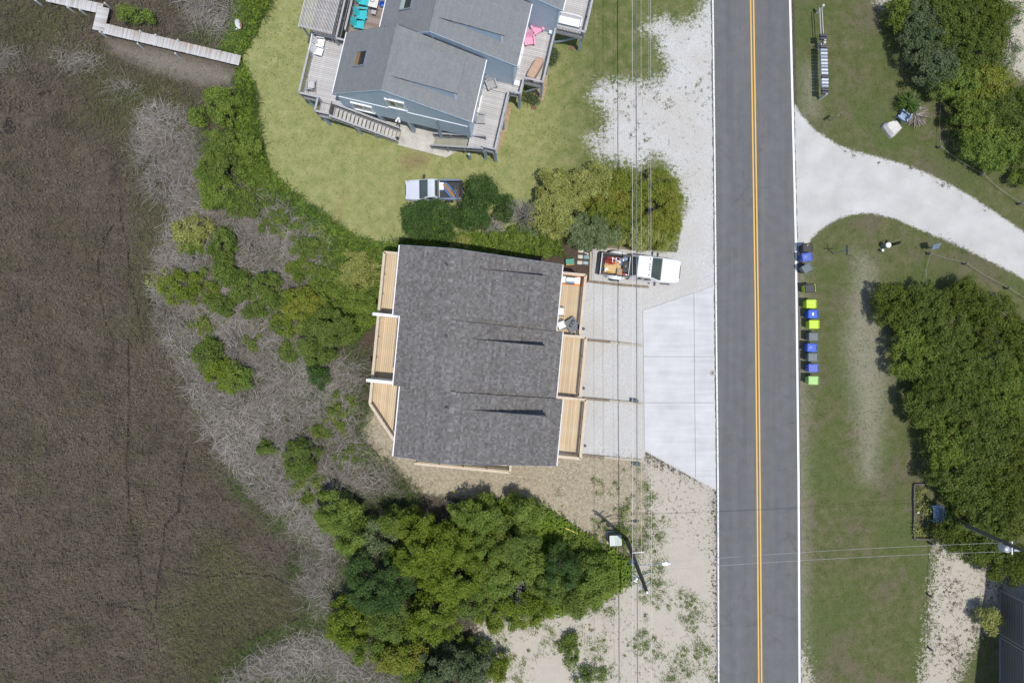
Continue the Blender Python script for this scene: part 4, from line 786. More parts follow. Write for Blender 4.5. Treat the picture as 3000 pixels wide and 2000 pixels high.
    t('olive tree under the dark round one', 1025, 1826, 56, 58, 3.8, 'olive', name='tree', cat='tree')
    t('fine-leaved green tree between two olive ones', 1150, 1808, 70, 56, 4.2, 'green', name='tree', cat='tree', leaf=(.12, .05))
    t('yellowish olive tree at the south side of the thicket', 1275, 1800, 66, 60, 4.2, 'olive', name='tree', cat='tree')
    t('dull olive tree near the bottom edge of the photo', 1166, 1912, 66, 48, 3.6, 'rust', name='tree', cat='tree')
    t('blue-green cedar cut by the bottom edge', 1322, 1962, 88, 54, 3.6, 'blue', name='cedar_tree', cat='tree', leaf=(.20, .06))
    t('green tree left of the cedar at the bottom edge', 1235, 1985, 52, 40, 3.0, 'green', name='tree', cat='tree')
    t('green scrub above the bottom cedar', 1390, 1895, 46, 32, 1.6, 'green', hole=.25)
    t('green shrub right of the cedar at the bottom', 1448, 1950, 44, 36, 2.0, 'olive')
    t('dark feathery pine in the eastern thicket', 1645, 1660, 54, 48, 3.6, 'dark', name='pine_tree', cat='tree', leaf=(.22, .04))
    t('bright green tree beside the utility pole', 1752, 1690, 56, 60, 3.2, 'bright', name='tree', cat='tree')
    t('green shrub at the sandy south-east of the thicket', 1700, 1752, 60, 46, 2.2, 'green')
    t('dark green shrub on the sand at the south of the thicket', 1562, 1780, 58, 46, 2.4, 'olive')
    t('green shrub between the pine and the olive centre', 1556, 1650, 48, 46, 3.0, 'bright', dens=210)
    t('yellow-green tree filling the middle of the thicket', 1440, 1690, 62, 52, 3.6, 'bright', name='tree', cat='tree')
    t('olive tree below the grey dead pair', 1470, 1792, 66, 46, 3.0, 'olive', name='tree', cat='tree')
    t('green tree on the left of the bleached dead tree', 1390, 1750, 50, 46, 3.6, 'green', name='tree', cat='tree')
    t('green tree right of the dead pair', 1600, 1715, 50, 50, 3.0, 'green', name='tree', cat='tree')
    t('dull olive tree at the lower left of the cedar', 1090, 1880, 52, 42, 3.4, 'mixed', name='tree', cat='tree')
    t('small olive tree behind the lime tip', 1160, 1530, 44, 36, 3.2, 'mixed', name='tree', cat='tree')
    t('low bright weeds west of the green cabinet', 1690, 1590, 52, 36, .7, 'bright', dens=165)
    t('low weeds between the cabinet and the pole', 1830, 1560, 26, 62, .5, 'bright', dens=80, hole=.3)
    t('low creeping shrub on the sand near the bottom', 1668, 1900, 26, 52, .6, 'green', dens=225, hole=.3)
    t('weedy shrub on sand at the bottom edge', 1720, 1975, 62, 26, .7, 'green', dens=135, hole=.4)
    twigs('grey dead tree draped over the thicket, left of a pair', 1482, 1730, 30, 62, 3.4, n=40, name='dead_tree', cat='dead tree', mt=mat('grey_dead_wood', [(.16,.155,.15),(.27,.265,.26)]))
    twigs('grey dead tree draped over the thicket, right of a pair', 1530, 1738, 28, 66, 3.2, n=40, name='dead_tree', cat='dead tree', mt=DEAD)
    twigs('grey twiggy dead tree at the south of the thicket', 1352, 1782, 52, 46, 3.6, n=50, name='dead_tree', cat='dead tree', mt=bpy.data.materials['grey_dead_wood'])
    twigs('pale dead branches right of the dark pine', 1640, 1712, 46, 30, 2.4, n=26, name='dead_tree', cat='dead tree')
    # between the townhouse and the silver pickup
    t('broad dark live oak overhanging the silver pickup', 1256, 648, 80, 48, 4.3, 'dark', name='oak_tree', cat='tree', leaf=(.11, .06))
    t('yellow-green vine growing over the live oak', 1290, 650, 34, 44, 4.5, 'bright', name='vine', cat='vine', dens=70, hole=.4)
    t('dark green oak right behind the silver pickup', 1416, 560, 42, 36, 3.4, 'dark', name='oak_tree', cat='tree', leaf=(.11, .06))
    t('small dark oak in the tangle of bare branches', 1385, 626, 40, 42, 3.2, 'dark', name='oak_tree', cat='tree', leaf=(.11, .06))
    t('dark shrub left of the yellow-green hedge', 1480, 612, 26, 34, 2.6, 'dark')
    twigs('bare grey tree left of the yellow-green hedge', 1528, 632, 44, 50, 3.2, n=60, name='dead_tree', cat='dead tree', sub=6)
    twigs('bleached fallen branches in the oak tangle', 1430, 660, 56, 34, 1.8, n=34, lean=(.4, .1), name='dead_tree', cat='dead tree', r0=.035)
    twigs('long bare branch reaching over the pickup tailgate', 1342, 590, 18, 34, 3.6, n=8, name='dead_tree', cat='dead tree', r0=.04)
    t('lime green shrub at the townhouse north wall', 1352, 708, 24, 18, 1.0, 'lime')
    t('green shrub along the townhouse north wall', 1498, 700, 60, 30, 1.2, 'bright', dens=180)
    t('weedy green shrub left of the soil bed', 1590, 712, 46, 36, 1.0, 'bright', dens=165)
    t('grey-green sparse shrub under the bare tree', 1560, 665, 36, 28, 1.4, 'grey', dens=165)
    # hedge by the white truck
    t('pale yellow-green hedge shrub, western end', 1632, 602, 72, 96, 3.0, 'lime', leaf=(.12, .07))
    t('pale yellow-green hedge shrub, northern top', 1738, 545, 78, 56, 3.0, 'lime', leaf=(.12, .07))
    t('rust and green hedge shrub in the middle under the wires', 1808, 590, 86, 84, 3.1, 'rust', leaf=(.11, .055))
    t('dark olive hedge shrub, eastern end by the gravel', 1916, 612, 84, 104, 2.9, 'rust', leaf=(.11, .055))
    t('grey-green hedge shrub along the truck bay', 1735, 676, 98, 50, 2.8, 'grey', leaf=(.12, .065))
    t('yellowing hedge shrub at the south-east corner', 1885, 692, 84, 42, 2.5, 'lime', leaf=(.115, .06), dens=260)
    # thickets on the east side of the road
    g = 'shrubs of the eastern thickets'
    E = [(2692,100,50,82,2.6,'blue','cedar with blue-green sprays at the western edge of the upper thicket'),(2748,200,62,54,2.6,'blue','blue-green cedar at the south-west edge of the upper thicket'),(2640,40,36,44,2.2,'green','green shrub at the top west corner of the upper thicket'),
         (2765,50,66,58,2.8,'mixed','mixed green shrub at the top edge of the upper thicket'),(2870,60,74,68,2.8,'olive','olive shrub at the top right of the upper thicket'),(2838,150,80,66,2.8,'mixed','mixed shrub in the middle of the upper thicket'),(2800,242,62,44,2.5,'bright','bright shrub at the waist of the upper thicket'),
         (2890,250,52,52,2.5,'rust','yellowish shrub at the waist of the upper thicket'),(2936,322,66,58,2.5,'grey','grey-green shrub right of the waist'),(2840,352,50,62,2.4,'green','green shrub right of the rope posts'),(2905,428,80,54,2.2,'bright','bright fine-leaved shrub at the southern tip of the upper thicket'),(2992,400,46,70,2.3,'mixed','mixed shrub on the right edge near the driveway'),(2996,520,30,26,1.2,'green','small green shrub on the right edge above the driveway'),
         (2612,896,52,54,2.0,'olive','olive shrub at the north-west corner of the lower thicket'),(2700,912,62,66,2.4,'mixed','mixed shrub at the north of the lower thicket'),(2815,884,66,46,2.2,'olive','olive shrub on the northern rim of the lower thicket'),(2915,955,64,72,2.3,'olive','olive shrub on the north-east rim of the lower thicket'),(2668,1030,58,70,2.2,'green','green shrub on the western rim of the lower thicket'),
         (2772,990,64,62,2.6,'mixed','mixed shrub behind the northern rim'),(2775,1095,74,66,2.7,'grey','dull grey-green shrub in the lower thicket'),(2885,1075,64,64,2.4,'grey','greyish shrub along the dead vine line'),(2728,1172,62,66,2.5,'mixed','dark shrub on the western rim below the green one'),(2838,1195,68,66,2.8,'mixed','mixed shrub in the heart of the lower thicket'),(2950,1160,66,72,2.6,'green','green shrub at the right edge of the lower thicket'),
         (2768,1300,54,66,2.6,'green','bright-flecked shrub on the western rim of the lower thicket'),(2880,1290,76,72,3.0,'mixed','dark dense shrub right of the bright-flecked one'),(2980,1290,52,72,2.8,'olive','olive shrub at the right edge, middle height'),(2822,1402,76,66,2.8,'mixed','dark shrub north of the blue bench'),(2945,1405,70,66,2.9,'olive','olive shrub at the right edge above the pole'),(2862,1500,70,56,2.8,'mixed','dark shrub behind the blue bench'),(2968,1500,56,60,2.9,'olive','olive shrub behind the leaning pole'),
         (2990,1010,44,60,2.2,'olive','olive shrub cut by the right edge, upper lower-thicket'),(2992,1095,40,50,2.3,'mixed','mixed shrub cut by the right edge below the olive one'),(2790,1562,46,40,2.0,'olive','olive shrub below the blue bench'),(2880,1590,60,50,2.4,'mixed','mixed shrub under the roadside wires'),(2955,1640,62,56,2.4,'olive','olive shrub beside the lattice house')]
    for px, py, a, b, h, pal, lab in E: t(lab, px, py, a * 1.16, b * 1.16, h, {'mixed': 'hedge', 'olive': 'hedgeolive', 'grey': 'hedge', 'green': 'mixed'}.get(pal, pal), lobe=(.14, .30), flat=.28, leaf=(.115, .062), group=g, dens=230)  # mixed, olive and grey swapped for the shade-darkened leaf colours
    t('round yellow-green bush at the lattice house wall', 2895, 1810, 36, 36, 1.7, 'lime')
    t('sparse scrub on the sand at the upper right corner', 2960, 110, 36, 100, .5, 'grey', dens=60, hole=.55)
    t('small weeds on sand below the sparse corner scrub', 2975, 30, 30, 30, .6, 'green', dens=80, hole=.4)
    twigs('grey dead vine line across the lower thicket', 2880, 1010, 26, 74, 2.6, n=44, name='dead_vine', cat='dead vine', mt=bpy.data.materials['grey_dead_wood'])
    # palm clump by the small blue bench
    c = W(2650, 322); T = thing('yucca_clump', 'dark spiky yucca clump behind the small blue bench', 'yucca', (c.x, c.y, 0)); rng = np.random.default_rng(5)
    for i, (nm, mt, n, cx, cy, r) in enumerate((('leaves', GRASSM, 420, 0, .3, .8), ('dead_leaves', REEDM, 300, .75, -.45, .75))):
        th = rng.random(n) * 2 * math.pi; q = rng.random(n) * .6; P = np.stack([cx + q * r * np.cos(th), cy + q * r * np.sin(th), rng.uniform(.05, .7 if i == 0 else .25, n)], 1)
        V, F = blades(P, rng.uniform(.4, .9, n), rng.uniform(.03, .07, n), th, rng.uniform(.1, 1.0 if i == 0 else .4, n), rng.normal(size=n) * .3, rng); npmesh(nm, V, F, mt, np.repeat(rng.random(n), 6), T)
    # scattered tufts on sand and gravel
    rng = np.random.default_rng(77); spots = []
    def tufts(name, polys, n, r, mt, hh=.12, excl=()):
        P = []; N_ = []; Rr = []
        xs = rng.uniform(-42, 42, n * 60); ys = rng.uniform(-28, 28, n * 60); k = usdf(polys, xs, ys) + rng.normal(size=len(xs)) * .08 > 0; xs, ys = xs[k], ys[k]; q = np.sin(xs * .9 + 1.7 * np.sin(ys * .6 + 1)) * np.sin(ys * .8 + 1.3 * np.sin(xs * .7)) + rng.normal(size=len(xs)) * .25 > .12; xs, ys = xs[q][:n], ys[q][:n]
        for x, y in zip(xs, ys):
            m_ = int(rng.uniform(6, 26) * (2.2 if hh > .1 else 1)); rr = rng.uniform(*r); P.append(np.stack([x + rng.normal(size=m_) * rr, y + rng.normal(size=m_) * rr, rng.uniform(.01, hh, m_)], 1)); q = rng.normal(size=(m_, 3)) * .5 + np.array([0, 0, 1]); N_.append(q / np.linalg.norm(q, axis=1, keepdims=True)); Rr.append(rng.random(m_))
        P = np.concatenate(P); V, F = leaves(P, np.concatenate(N_), .07, .04, rng); npmesh(name, V, F, mt, np.repeat(np.concatenate(Rr), 3), None, 'stuff')
    tufts('sand_weeds', [[(1880,1400),(1960,1500),(1940,1700),(2080,1760),(2095,2000),(1740,2000),(1880,1850),(1850,1500)],[(1720,1500),(1840,1480),(1870,1600),(1800,1620),(1740,1560)]], 800, (.06, .26), LEAF['green'])
    tufts('sand_weeds', [[(1400,1800),(1800,1780),(1760,2000),(1400,2000)]], 420, (.06, .26), LEAF['mixed'])
    tufts('sand_weeds', [[(2745,1580),(2880,1650),(2960,1700),(2900,1830),(2865,1880),(2790,2010),(2700,2010),(2725,1850)]], 700, (.04, .16), SANDW, .05)
    tufts('gravel_weeds', [[(1740,230),(2085,0),(2085,330),(2000,300),(1900,420),(1960,520),(1740,450)]], 330, (.04, .14), GRAVELW, .04)
    tufts('straw_weeds', [[(1640,1360),(1880,1360),(1880,1520),(1640,1480)],[(1150,1400),(1640,1440),(1640,1480),(1150,1430)]], 220, (.05, .18), LEAF['green'])
    tufts('drive_edge_weeds', [[(2345,320),(2400,380),(2500,435),(2680,485),(2844,565),(3000,665),(3000,690),(2844,590),(2680,505),(2500,455),(2390,400)],[(2380,690),(2449,640),(2551,620),(2704,670),(2870,745),(3000,810),(3000,830),(2870,765),(2704,690),(2551,636),(2449,658)]], 420, (.04, .16), GRAVELW, .04)
    tufts('corner_scrub', [[(2920,0),(3000,0),(3000,240),(2950,190)]], 150, (.08, .25), LEAF['grey'], .3)
plants()
# ---------------- vehicles
def carpaint(name, c, rough=.25):
    g = G(name); n = g.noise(1.5, 3); g.b.inputs['Coat Weight'].default_value = .4; g.b.inputs['Coat Roughness'].default_value = .1
    return g.fin(g.ramp(n, [tuple(x * .94 for x in c), c], .35, .65), rough)
M['truckwhite'] = carpaint('white_car_paint', (.70, .71, .72)); M['silver'] = carpaint('silver_car_paint', (.56, .60, .66), .3)
M['tyre'] = mat('tyre_rubber', [(.012,.012,.012),(.025,.025,.025)], .8, sc=10); M['rim'] = mat('wheel_rim', [(.35,.36,.38)], .35, metal=.7)
M['autoglass'] = mat('tinted_windscreen', [(.035,.055,.052),(.075,.10,.095)], .08, sc=.8, spec=.6); M['darkglass'] = mat('dark_side_glass', [(.015,.02,.02),(.03,.035,.035)], .08, spec=.6)
M['bedliner'] = mat('black_bedliner', [(.022,.021,.022),(.045,.043,.044)], .7, sc=12); M['chrome'] = mat('chrome', [(.62,.64,.67)], .15, metal=1.0)
M['lamp'] = mat('lamp_glass', [(.55,.57,.6)], .1); M['redlamp'] = mat('red_lamp', [(.35,.02,.02)], .15)
def pickup(label, loc, rz, paint_, L, Wd, hood, cab, bedw, zh=1.12, zc=1.85, dually=False, crew=False):
    """x forward; hood = hood length, cab = roof + glass length"""
    T = thing('pickup_truck', label, 'pickup truck', loc, rz); f = L / 2; b = -L / 2; w2 = Wd / 2; xc1 = f - hood; xc0 = xc1 - cab; zs = .98
    def sec(x, hw, zlo, zhi, rnd_=.12): return [(x, -hw, zlo), (x, -hw - .0, (zlo + zhi) / 2), (x, -hw + rnd_ * .5, zhi - rnd_ * .3), (x, -hw + rnd_ * 1.6, zhi), (x, hw - rnd_ * 1.6, zhi), (x, hw - rnd_ * .5, zhi - rnd_ * .3), (x, hw, (zlo + zhi) / 2), (x, hw, zlo)]
    body = MB().loft([sec(f - .02, w2 * .78, .5, zh - .16), sec(f - .10, w2 * .88, .45, zh - .08), sec(f - .45, w2 * .96, .42, zh - .02), sec(xc1 + .1, w2 * .99, .40, zh + .03), sec(xc1 - .1, w2, .40, zh), sec(xc0, w2, .40, zs + .04)]).build('body', paint_, T, smooth=False, bevel=.03)
    # greenhouse
    ws, tb = (.80, .42) if dually else (.62, .22); hw0, hw1 = w2 * .94, w2 * .80
    cabm = MB().loft([[(xc1 + .02, -hw0, zs), (xc1 + .02, hw0, zs), (xc1 + .0, hw0 * .98, zh + .02), (xc1 + .0, -hw0 * .98, zh + .02)], [(xc1 - ws, -hw0, zs), (xc1 - ws, hw0, zs), (xc1 - ws, hw1 + .02, zc - .05), (xc1 - ws, -hw1 - .02, zc - .05)],
                      [(xc1 - ws - .25, -hw0, zs), (xc1 - ws - .25, hw0, zs), (xc1 - ws - .25, hw1 + .03, zc), (xc1 - ws - .25, -hw1 - .03, zc)], [(xc0 + tb, -hw0, zs), (xc0 + tb, hw0, zs), (xc0 + tb, hw1, zc - .01), (xc0 + tb, -hw1, zc - .01)], [(xc0, -hw0, zs), (xc0, hw0, zs), (xc0 + .02, hw0 * .95, zs + .3), (xc0 + .02, -hw0 * .95, zs + .3)]]).build('cab', paint_, T, bevel=.03)
    def glass(name, pts, mt, off=.012):
        q = [Vector(p) for p in pts]; n = (q[1] - q[0]).cross(q[2] - q[0]).normalized(); c = sum(q, Vector()) / 4; ref = Vector(((xc0 + xc1) / 2, 0, 1.3)); n = n if n.dot(c - ref) > 0 else -n
        return MB().add([p + n * off for p in q], [tuple(range(len(q)))]).build(name, mt, T)
    glass('windscreen', [(xc1 - .02, -hw0 * .90, zh + .06), (xc1 - .02, hw0 * .90, zh + .06), (xc1 - ws + .03, hw1 * .93, zc - .07), (xc1 - ws + .03, -hw1 * .93, zc - .07)], M['autoglass'], .03)
    MB().box((xc1 + .04, 0, zh + .045), (.16, hw0 * 1.8, .03)).build('cowl', M['black'], T)
    glass('rear_window', [(xc0 + .03, -hw0 * .8, zs + .34), (xc0 + .03, hw0 * .8, zs + .34), (xc0 + tb - .03, hw1 * .85, zc - .08), (xc0 + tb - .03, -hw1 * .85, zc - .08)], M['autoglass'], .03)
    nd = 2 if crew else 1; xa, xb = xc1 - ws + .02, xc0 + tb + .12; dlen = (xa - xb) / nd
    for sd in (-1, 1):
        for i in range(nd):
            x1_ = xa - i * dlen - .05; x0_ = xa - (i + 1) * dlen + .05; fr = .30 if i == 0 else 0
            zt = lambda x: zc - .16
            y_ = lambda z: hw0 + (hw1 + .02 - hw0) * (z - zs) / (zc - .05 - zs)
            glass('side_window', [(x0_, sd * y_(zs + .14), zs + .14), (x1_ + fr, sd * y_(zs + .14), zs + .14), (x1_ - .02, sd * y_(zc - .17), zc - .17), (x0_, sd * y_(zc - .17), zc - .17)], M['darkglass'], .02)
        mr = MB().box((xc1 - .28, sd * (w2 + .16), 1.16), (.14, .26, .20)).bar((xc1 - .25, sd * (w2 - .04), 1.08), (xc1 - .27, sd * (w2 + .06), 1.12), .06, .05).build('mirror', M['black'], T, bevel=.02)
    # bed
    x0, x1 = b + .12, xc0 - .06; bh = 1.03 if not dually else 1.12; bw = bedw / 2; t = .11
    bed = MB().box(((x0 + x1) / 2, bw - t / 2, .75), (x1 - x0, t, bh - .45)).box(((x0 + x1) / 2, -bw + t / 2, .75), (x1 - x0, t, bh - .45)).box((x1 - .03, 0, .75), (.06, bedw - 2 * t - .01, bh - .45)).build('bed_side', paint_, T, bevel=.02)
    MB().box(((x0 + x1) / 2, 0, .55), (x1 - x0 - .06, bedw - 2 * t - .01, .06)).build('bed_floor', M['bedliner'], T)
    ln = MB().box(((x0 + x1) / 2, bw - t - .012, .78), (x1 - x0 - .14, .02, .40)).box(((x0 + x1) / 2, -bw + t + .012, .78), (x1 - x0 - .14, .02, .40)).build('bed_liner', M['bedliner'], T)
    zr = .75 + (bh - .45) / 2
    cp = MB().box(((x0 + x1) / 2, bw - t / 2, zr + .006), (x1 - x0, t + .02, .02)).box(((x0 + x1) / 2, -bw + t / 2, zr + .006), (x1 - x0, t + .02, .02)).build('bed_rail', M['black'] if dually else M['chrome'], T)
    tg = MB().box((b + .09, 0, .76), (.07, bedw - .06, bh - .47)).build('tailgate', paint_ if dually else M['black'], T, bevel=.02)
    MB().box((b + .0, 0, .55), (.16, bedw - .05, .20)).build('rear_bumper', M['black'], T, bevel=.03); MB().box((f - .02, 0, .52), (.14, Wd * .86, .26)).build('front_bumper', M['black'] if not dually else M['chrome'], T, bevel=.05)
    MB().box((f - .035, 0, zh - .24), (.06, Wd * .5, .24)).build('grille', M['black'], T)
    for sd in (-1, 1):
        MB().box((f - .07, sd * w2 * .68, zh - .22), (.10, .34, .20)).build('headlight', M['lamp'], T, bevel=.02); MB().box((b + .06, sd * (bw - .06), .82), (.05, .10, .28)).build('tail_light', M['redlamp'], T)
    # wheels
    wr = .40 if dually else .35; xs = (f - .95, b + (1.35 if dually else 1.05))
    for i, xw in enumerate(xs):
        for sd in (-1, 1):
            yw = sd * (w2 - .10) if i == 0 or not dually else sd * (bw + .12); tw = .25 if i == 0 or not dually else .46
            wh = MB().ring((xw, yw, wr), wr - tw * .22, tw * .24, 20, 'Y').tube([(xw, yw - tw / 2.4, wr), (xw, yw + tw / 2.4, wr)], wr * .93, 20).build('wheel', M['tyre'], T)
            MB().tube([(xw, yw + sd * tw * .40, wr), (xw, yw + sd * (tw * .40 + .03), wr)], [wr * .58, wr * .5], 16).build('rim', M['rim'], wh)
    if dually:
        for sd in (-1, 1):   # flared rear fenders
            n = 9; vs = []; xw = xs[1]
            for i in range(n):
                a = math.pi * i / (n - 1); x = xw + .72 * math.cos(a); z = .50 + .52 * math.sin(a); fl = .27 * math.sin(a) ** .6 if 0 < i < n - 1 else .02
                vs += [(x, sd * (bw - .03), z + .05), (x, sd * (bw + fl * .75), z + .05), (x, sd * (bw + fl), z - .03)]
            MB().add(vs, [q for i in range(n - 1) for q in ((3 * i, 3 * i + 1, 3 * i + 4, 3 * i + 3), (3 * i + 1, 3 * i + 2, 3 * i + 5, 3 * i + 4))]).build('fender', paint_, T, smooth=True)
        for i, y in enumerate((-.62, -.2, 0, .2, .62)): MB().lathe((xc1 - ws - .14, y, zc), [(.05, -.01), (.045, .03), (.02, .045)], 8).build('roof_light', mat('amber_lamp', [(.10,.05,.03)], .2) if i == 0 else bpy.data.materials['amber_lamp'], T)
    return T
WT = W(1868, 788, 0); wr_ = -math.atan2(27, 240)
wt = pickup('white dually pickup with tool-filled bed parked on the gravel bay', WT, wr_, M['truckwhite'], 6.25, 2.0, 1.62, 2.25, 1.72, zh=1.25, zc=2.0, dually=True, crew=True)
ST = W(1274, 563.5, 0)
stk = pickup('silver pickup with open bed parked on the lawn beside the oak', ST, R(180.5), M['silver'], 4.42, 1.70, 1.25, 1.32, 1.56, zh=1.05, zc=1.62)
def in_truck(loc, rz, x, y, z):
    return Vector(loc) + Matrix.Rotation(rz, 3, 'Z') @ Vector((x, y, z))
def truck_load():
    Lc = lambda x, y, z: in_truck(WT, wr_, x, y, z)
    # bed runs from x=-3.0 to x=-0.85 in the truck frame; floor at z=.58
    m = mat('red_air_hose', [(.30,.012,.016),(.45,.02,.025)], .4, sc=8)
    hs = thing('air_hose', 'coil of red air hose heaped in the white truck bed', 'hose', Lc(-2.35, .28, .86), wr_); k = MB(); rr = random.Random(3)
    for i in range(14): k.ring((rr.uniform(-.09, .09) + (.16 if i % 2 else -.10), rr.uniform(-.07, .07), i * .011), .24 + rr.uniform(-.06, .05), .011, 24, m=5)
    k.build('coil', m, hs)
    pl = thing('lumber_stack', 'stack of yellow pine offcuts in the white truck bed', 'lumber', Lc(-2.05, -.08, .585), wr_)
    pw = mat('yellow_pine_board', [(.52,.36,.14),(.64,.47,.22)], .7, sc=6)
    for i in range(7): MB().box((rr.uniform(-.1, .1), -.42 + i * .125, .09 + (i % 3) * .03), (1.25 + rr.uniform(-.2, .2), .115, .16)).build('board', pw, pl)
    ld = thing('step_ladder', 'folded aluminium step ladder with orange rails in the truck bed', 'ladder', Lc(-1.75, .38, .90), wr_ + .05); al = mat('aluminium', [(.58,.60,.62)], .35, metal=.7); og = mat('orange_fibreglass', [(.55,.10,.03)], .5)
    for y in (-.19, .19): MB().box((0, y * 1.0, 0), (1.1, .03, .06)).build('rail', og, ld)
    for i in range(4): MB().box((-.42 + i * .28, 0, .012), (.06, .36, .03)).build('rung', al, ld)
    MB().bar((-.5, .2, .045), (.25, -.16, .045), .04, .025).build('brace', al, ld)
    cb = thing('cardboard_box', 'brown cardboard box at the side rail of the white truck bed', 'box', Lc(-1.55, -.50, .62), wr_ - .02); cm = mat('cardboard', [(.34,.21,.11),(.42,.27,.15)], .8, sc=4)
    MB().box((0, 0, .24), (.42, .50, .46)).build('carton', cm, cb); MB().box((0, .12, .476), (.40, .24, .012)).build('flap', cm, cb); MB().box((0, -.125, .476), (.40, .24, .012)).build('flap', cm, cb); MB().box((-.08, .06, .485), (.16, .2, .006)).build('sticker', mat('grey_label', [(.32,.30,.28)]), cb)
    tb = thing('tool_case', 'black hard plastic tool case behind the white truck cab', 'tool case', Lc(-1.12, -.06, .60), wr_)
    MB().box((0, 0, .22), (.46, .84, .42)).build('shell', M['black'], tb, bevel=.05); MB().box((0, 0, .445), (.30, .62, .02)).build('lid_panel', M['bedliner'], tb, bevel=.01); MB().box((.0, .05, .459), (.035, .16, .006)).build('badge', M['lamp'], tb)
    bg = thing('plastic_bags', 'grey-blue plastic bags bundled behind the cab of the white truck', 'bag', Lc(-1.35, .52, .62), wr_); bm = mat('blue_grey_plastic', [(.14,.19,.28),(.26,.32,.42)], .35, sc=7, bump=.6, bsc=9)
    for (x, y, s) in ((-.18, -.06, .21), (.16, .08, .24), (-.05, -.36, .19)): MB().lathe((x, y, 0), [(s * .7, 0), (s, .12), (s * .96, .24), (s * .6, .34), (s * .15, .38)], 11).build('bag', bm, bg, smooth=True)
    fc = thing('fuel_jug', 'red and white plastic jug in the white truck bed corner', 'jug', Lc(-1.12, -.66, .60), wr_); MB().box((-.06, 0, .16), (.24, .18, .30)).build('jug', mat('red_plastic', [(.50,.02,.025)], .35), fc, bevel=.05); MB().lathe((.14, 0, 0), [(.09, 0), (.10, .2), (.08, .28), (.03, .3)], 12).build('bottle', M['white'], fc, smooth=True)
    sw = thing('power_saw', 'yellow and black power saw lying on the pine offcuts', 'saw', Lc(-2.55, -.42, .80), wr_); MB().lathe((0, 0, 0), [(.15, 0), (.15, .015), (.02, .02)], 18).build('blade', M['steel'], sw); MB().box((.1, -.08, .06), (.22, .12, .12)).build('motor', mat('yellow_tool', [(.62,.45,.02)], .4), sw, bevel=.03); MB().bar((-.15, -.12, .03), (-.05, .16, .05), .03, .03).build('guard', M['white'], sw)
    lv = thing('spirit_level', 'long orange level lying along the truck bed side', 'level', Lc(-2.25, -.62, .80), wr_ + .03); MB().box((0, 0, 0), (1.1, .045, .06)).build('beam', mat('orange_level', [(.75,.30,.03)], .4), lv); MB().box((.25, .0, .032), (.06, .03, .008)).build('vial', mat('vial', [(.55,.75,.15)], .1), lv)
    # silver truck load
    Ls = lambda x, y, z: in_truck(ST, R(180.5), x, y, z)
    cl = thing('cooler', 'white cooler behind the cab in the silver pickup bed', 'cooler', Ls(-.62, -.28, .58), R(180.5)); MB().box((0, 0, .15), (.34, .56, .30)).build('chest', M['white'], cl, bevel=.03); MB().box((0, 0, .325), (.36, .58, .06)).build('lid', M['white'], cl, bevel=.02)
    kb = thing('duffel_bag', 'long blue bag lying diagonally in the silver pickup bed', 'bag', Ls(-1.22, .05, .60), R(180.5) - R(52)); MB().loft([[(x, -hw, .0), (x, hw, .0), (x, hw * .9, hz), (x, -hw * .9, hz)] for x, hw, hz in ((-.85, .14, .12), (-.7, .27, .20), (0, .30, .22), (.65, .27, .2), (.8, .12, .12))]).build('bag', mat('bright_blue_fabric', [(.015,.17,.55),(.03,.27,.72)], .5, sc=5), kb, bevel=.04)
    rg = thing('rolled_rug', 'brown rolled rug on top of the blue bag in the silver pickup', 'rug', Ls(-1.22, .05, .82), R(180.5) - R(52)); MB().loft([[(x, -hw, .0), (x, hw, .0), (x, hw * .7, .13), (x, -hw * .7, .13)] for x, hw in ((-.66, .17), (-.6, .20), (.6, .20), (.66, .16))]).build('roll', mat('brown_rug', [(.22,.13,.08),(.33,.21,.13)], .95, sc=20, bump=.5), rg, bevel=.04)
truck_load()

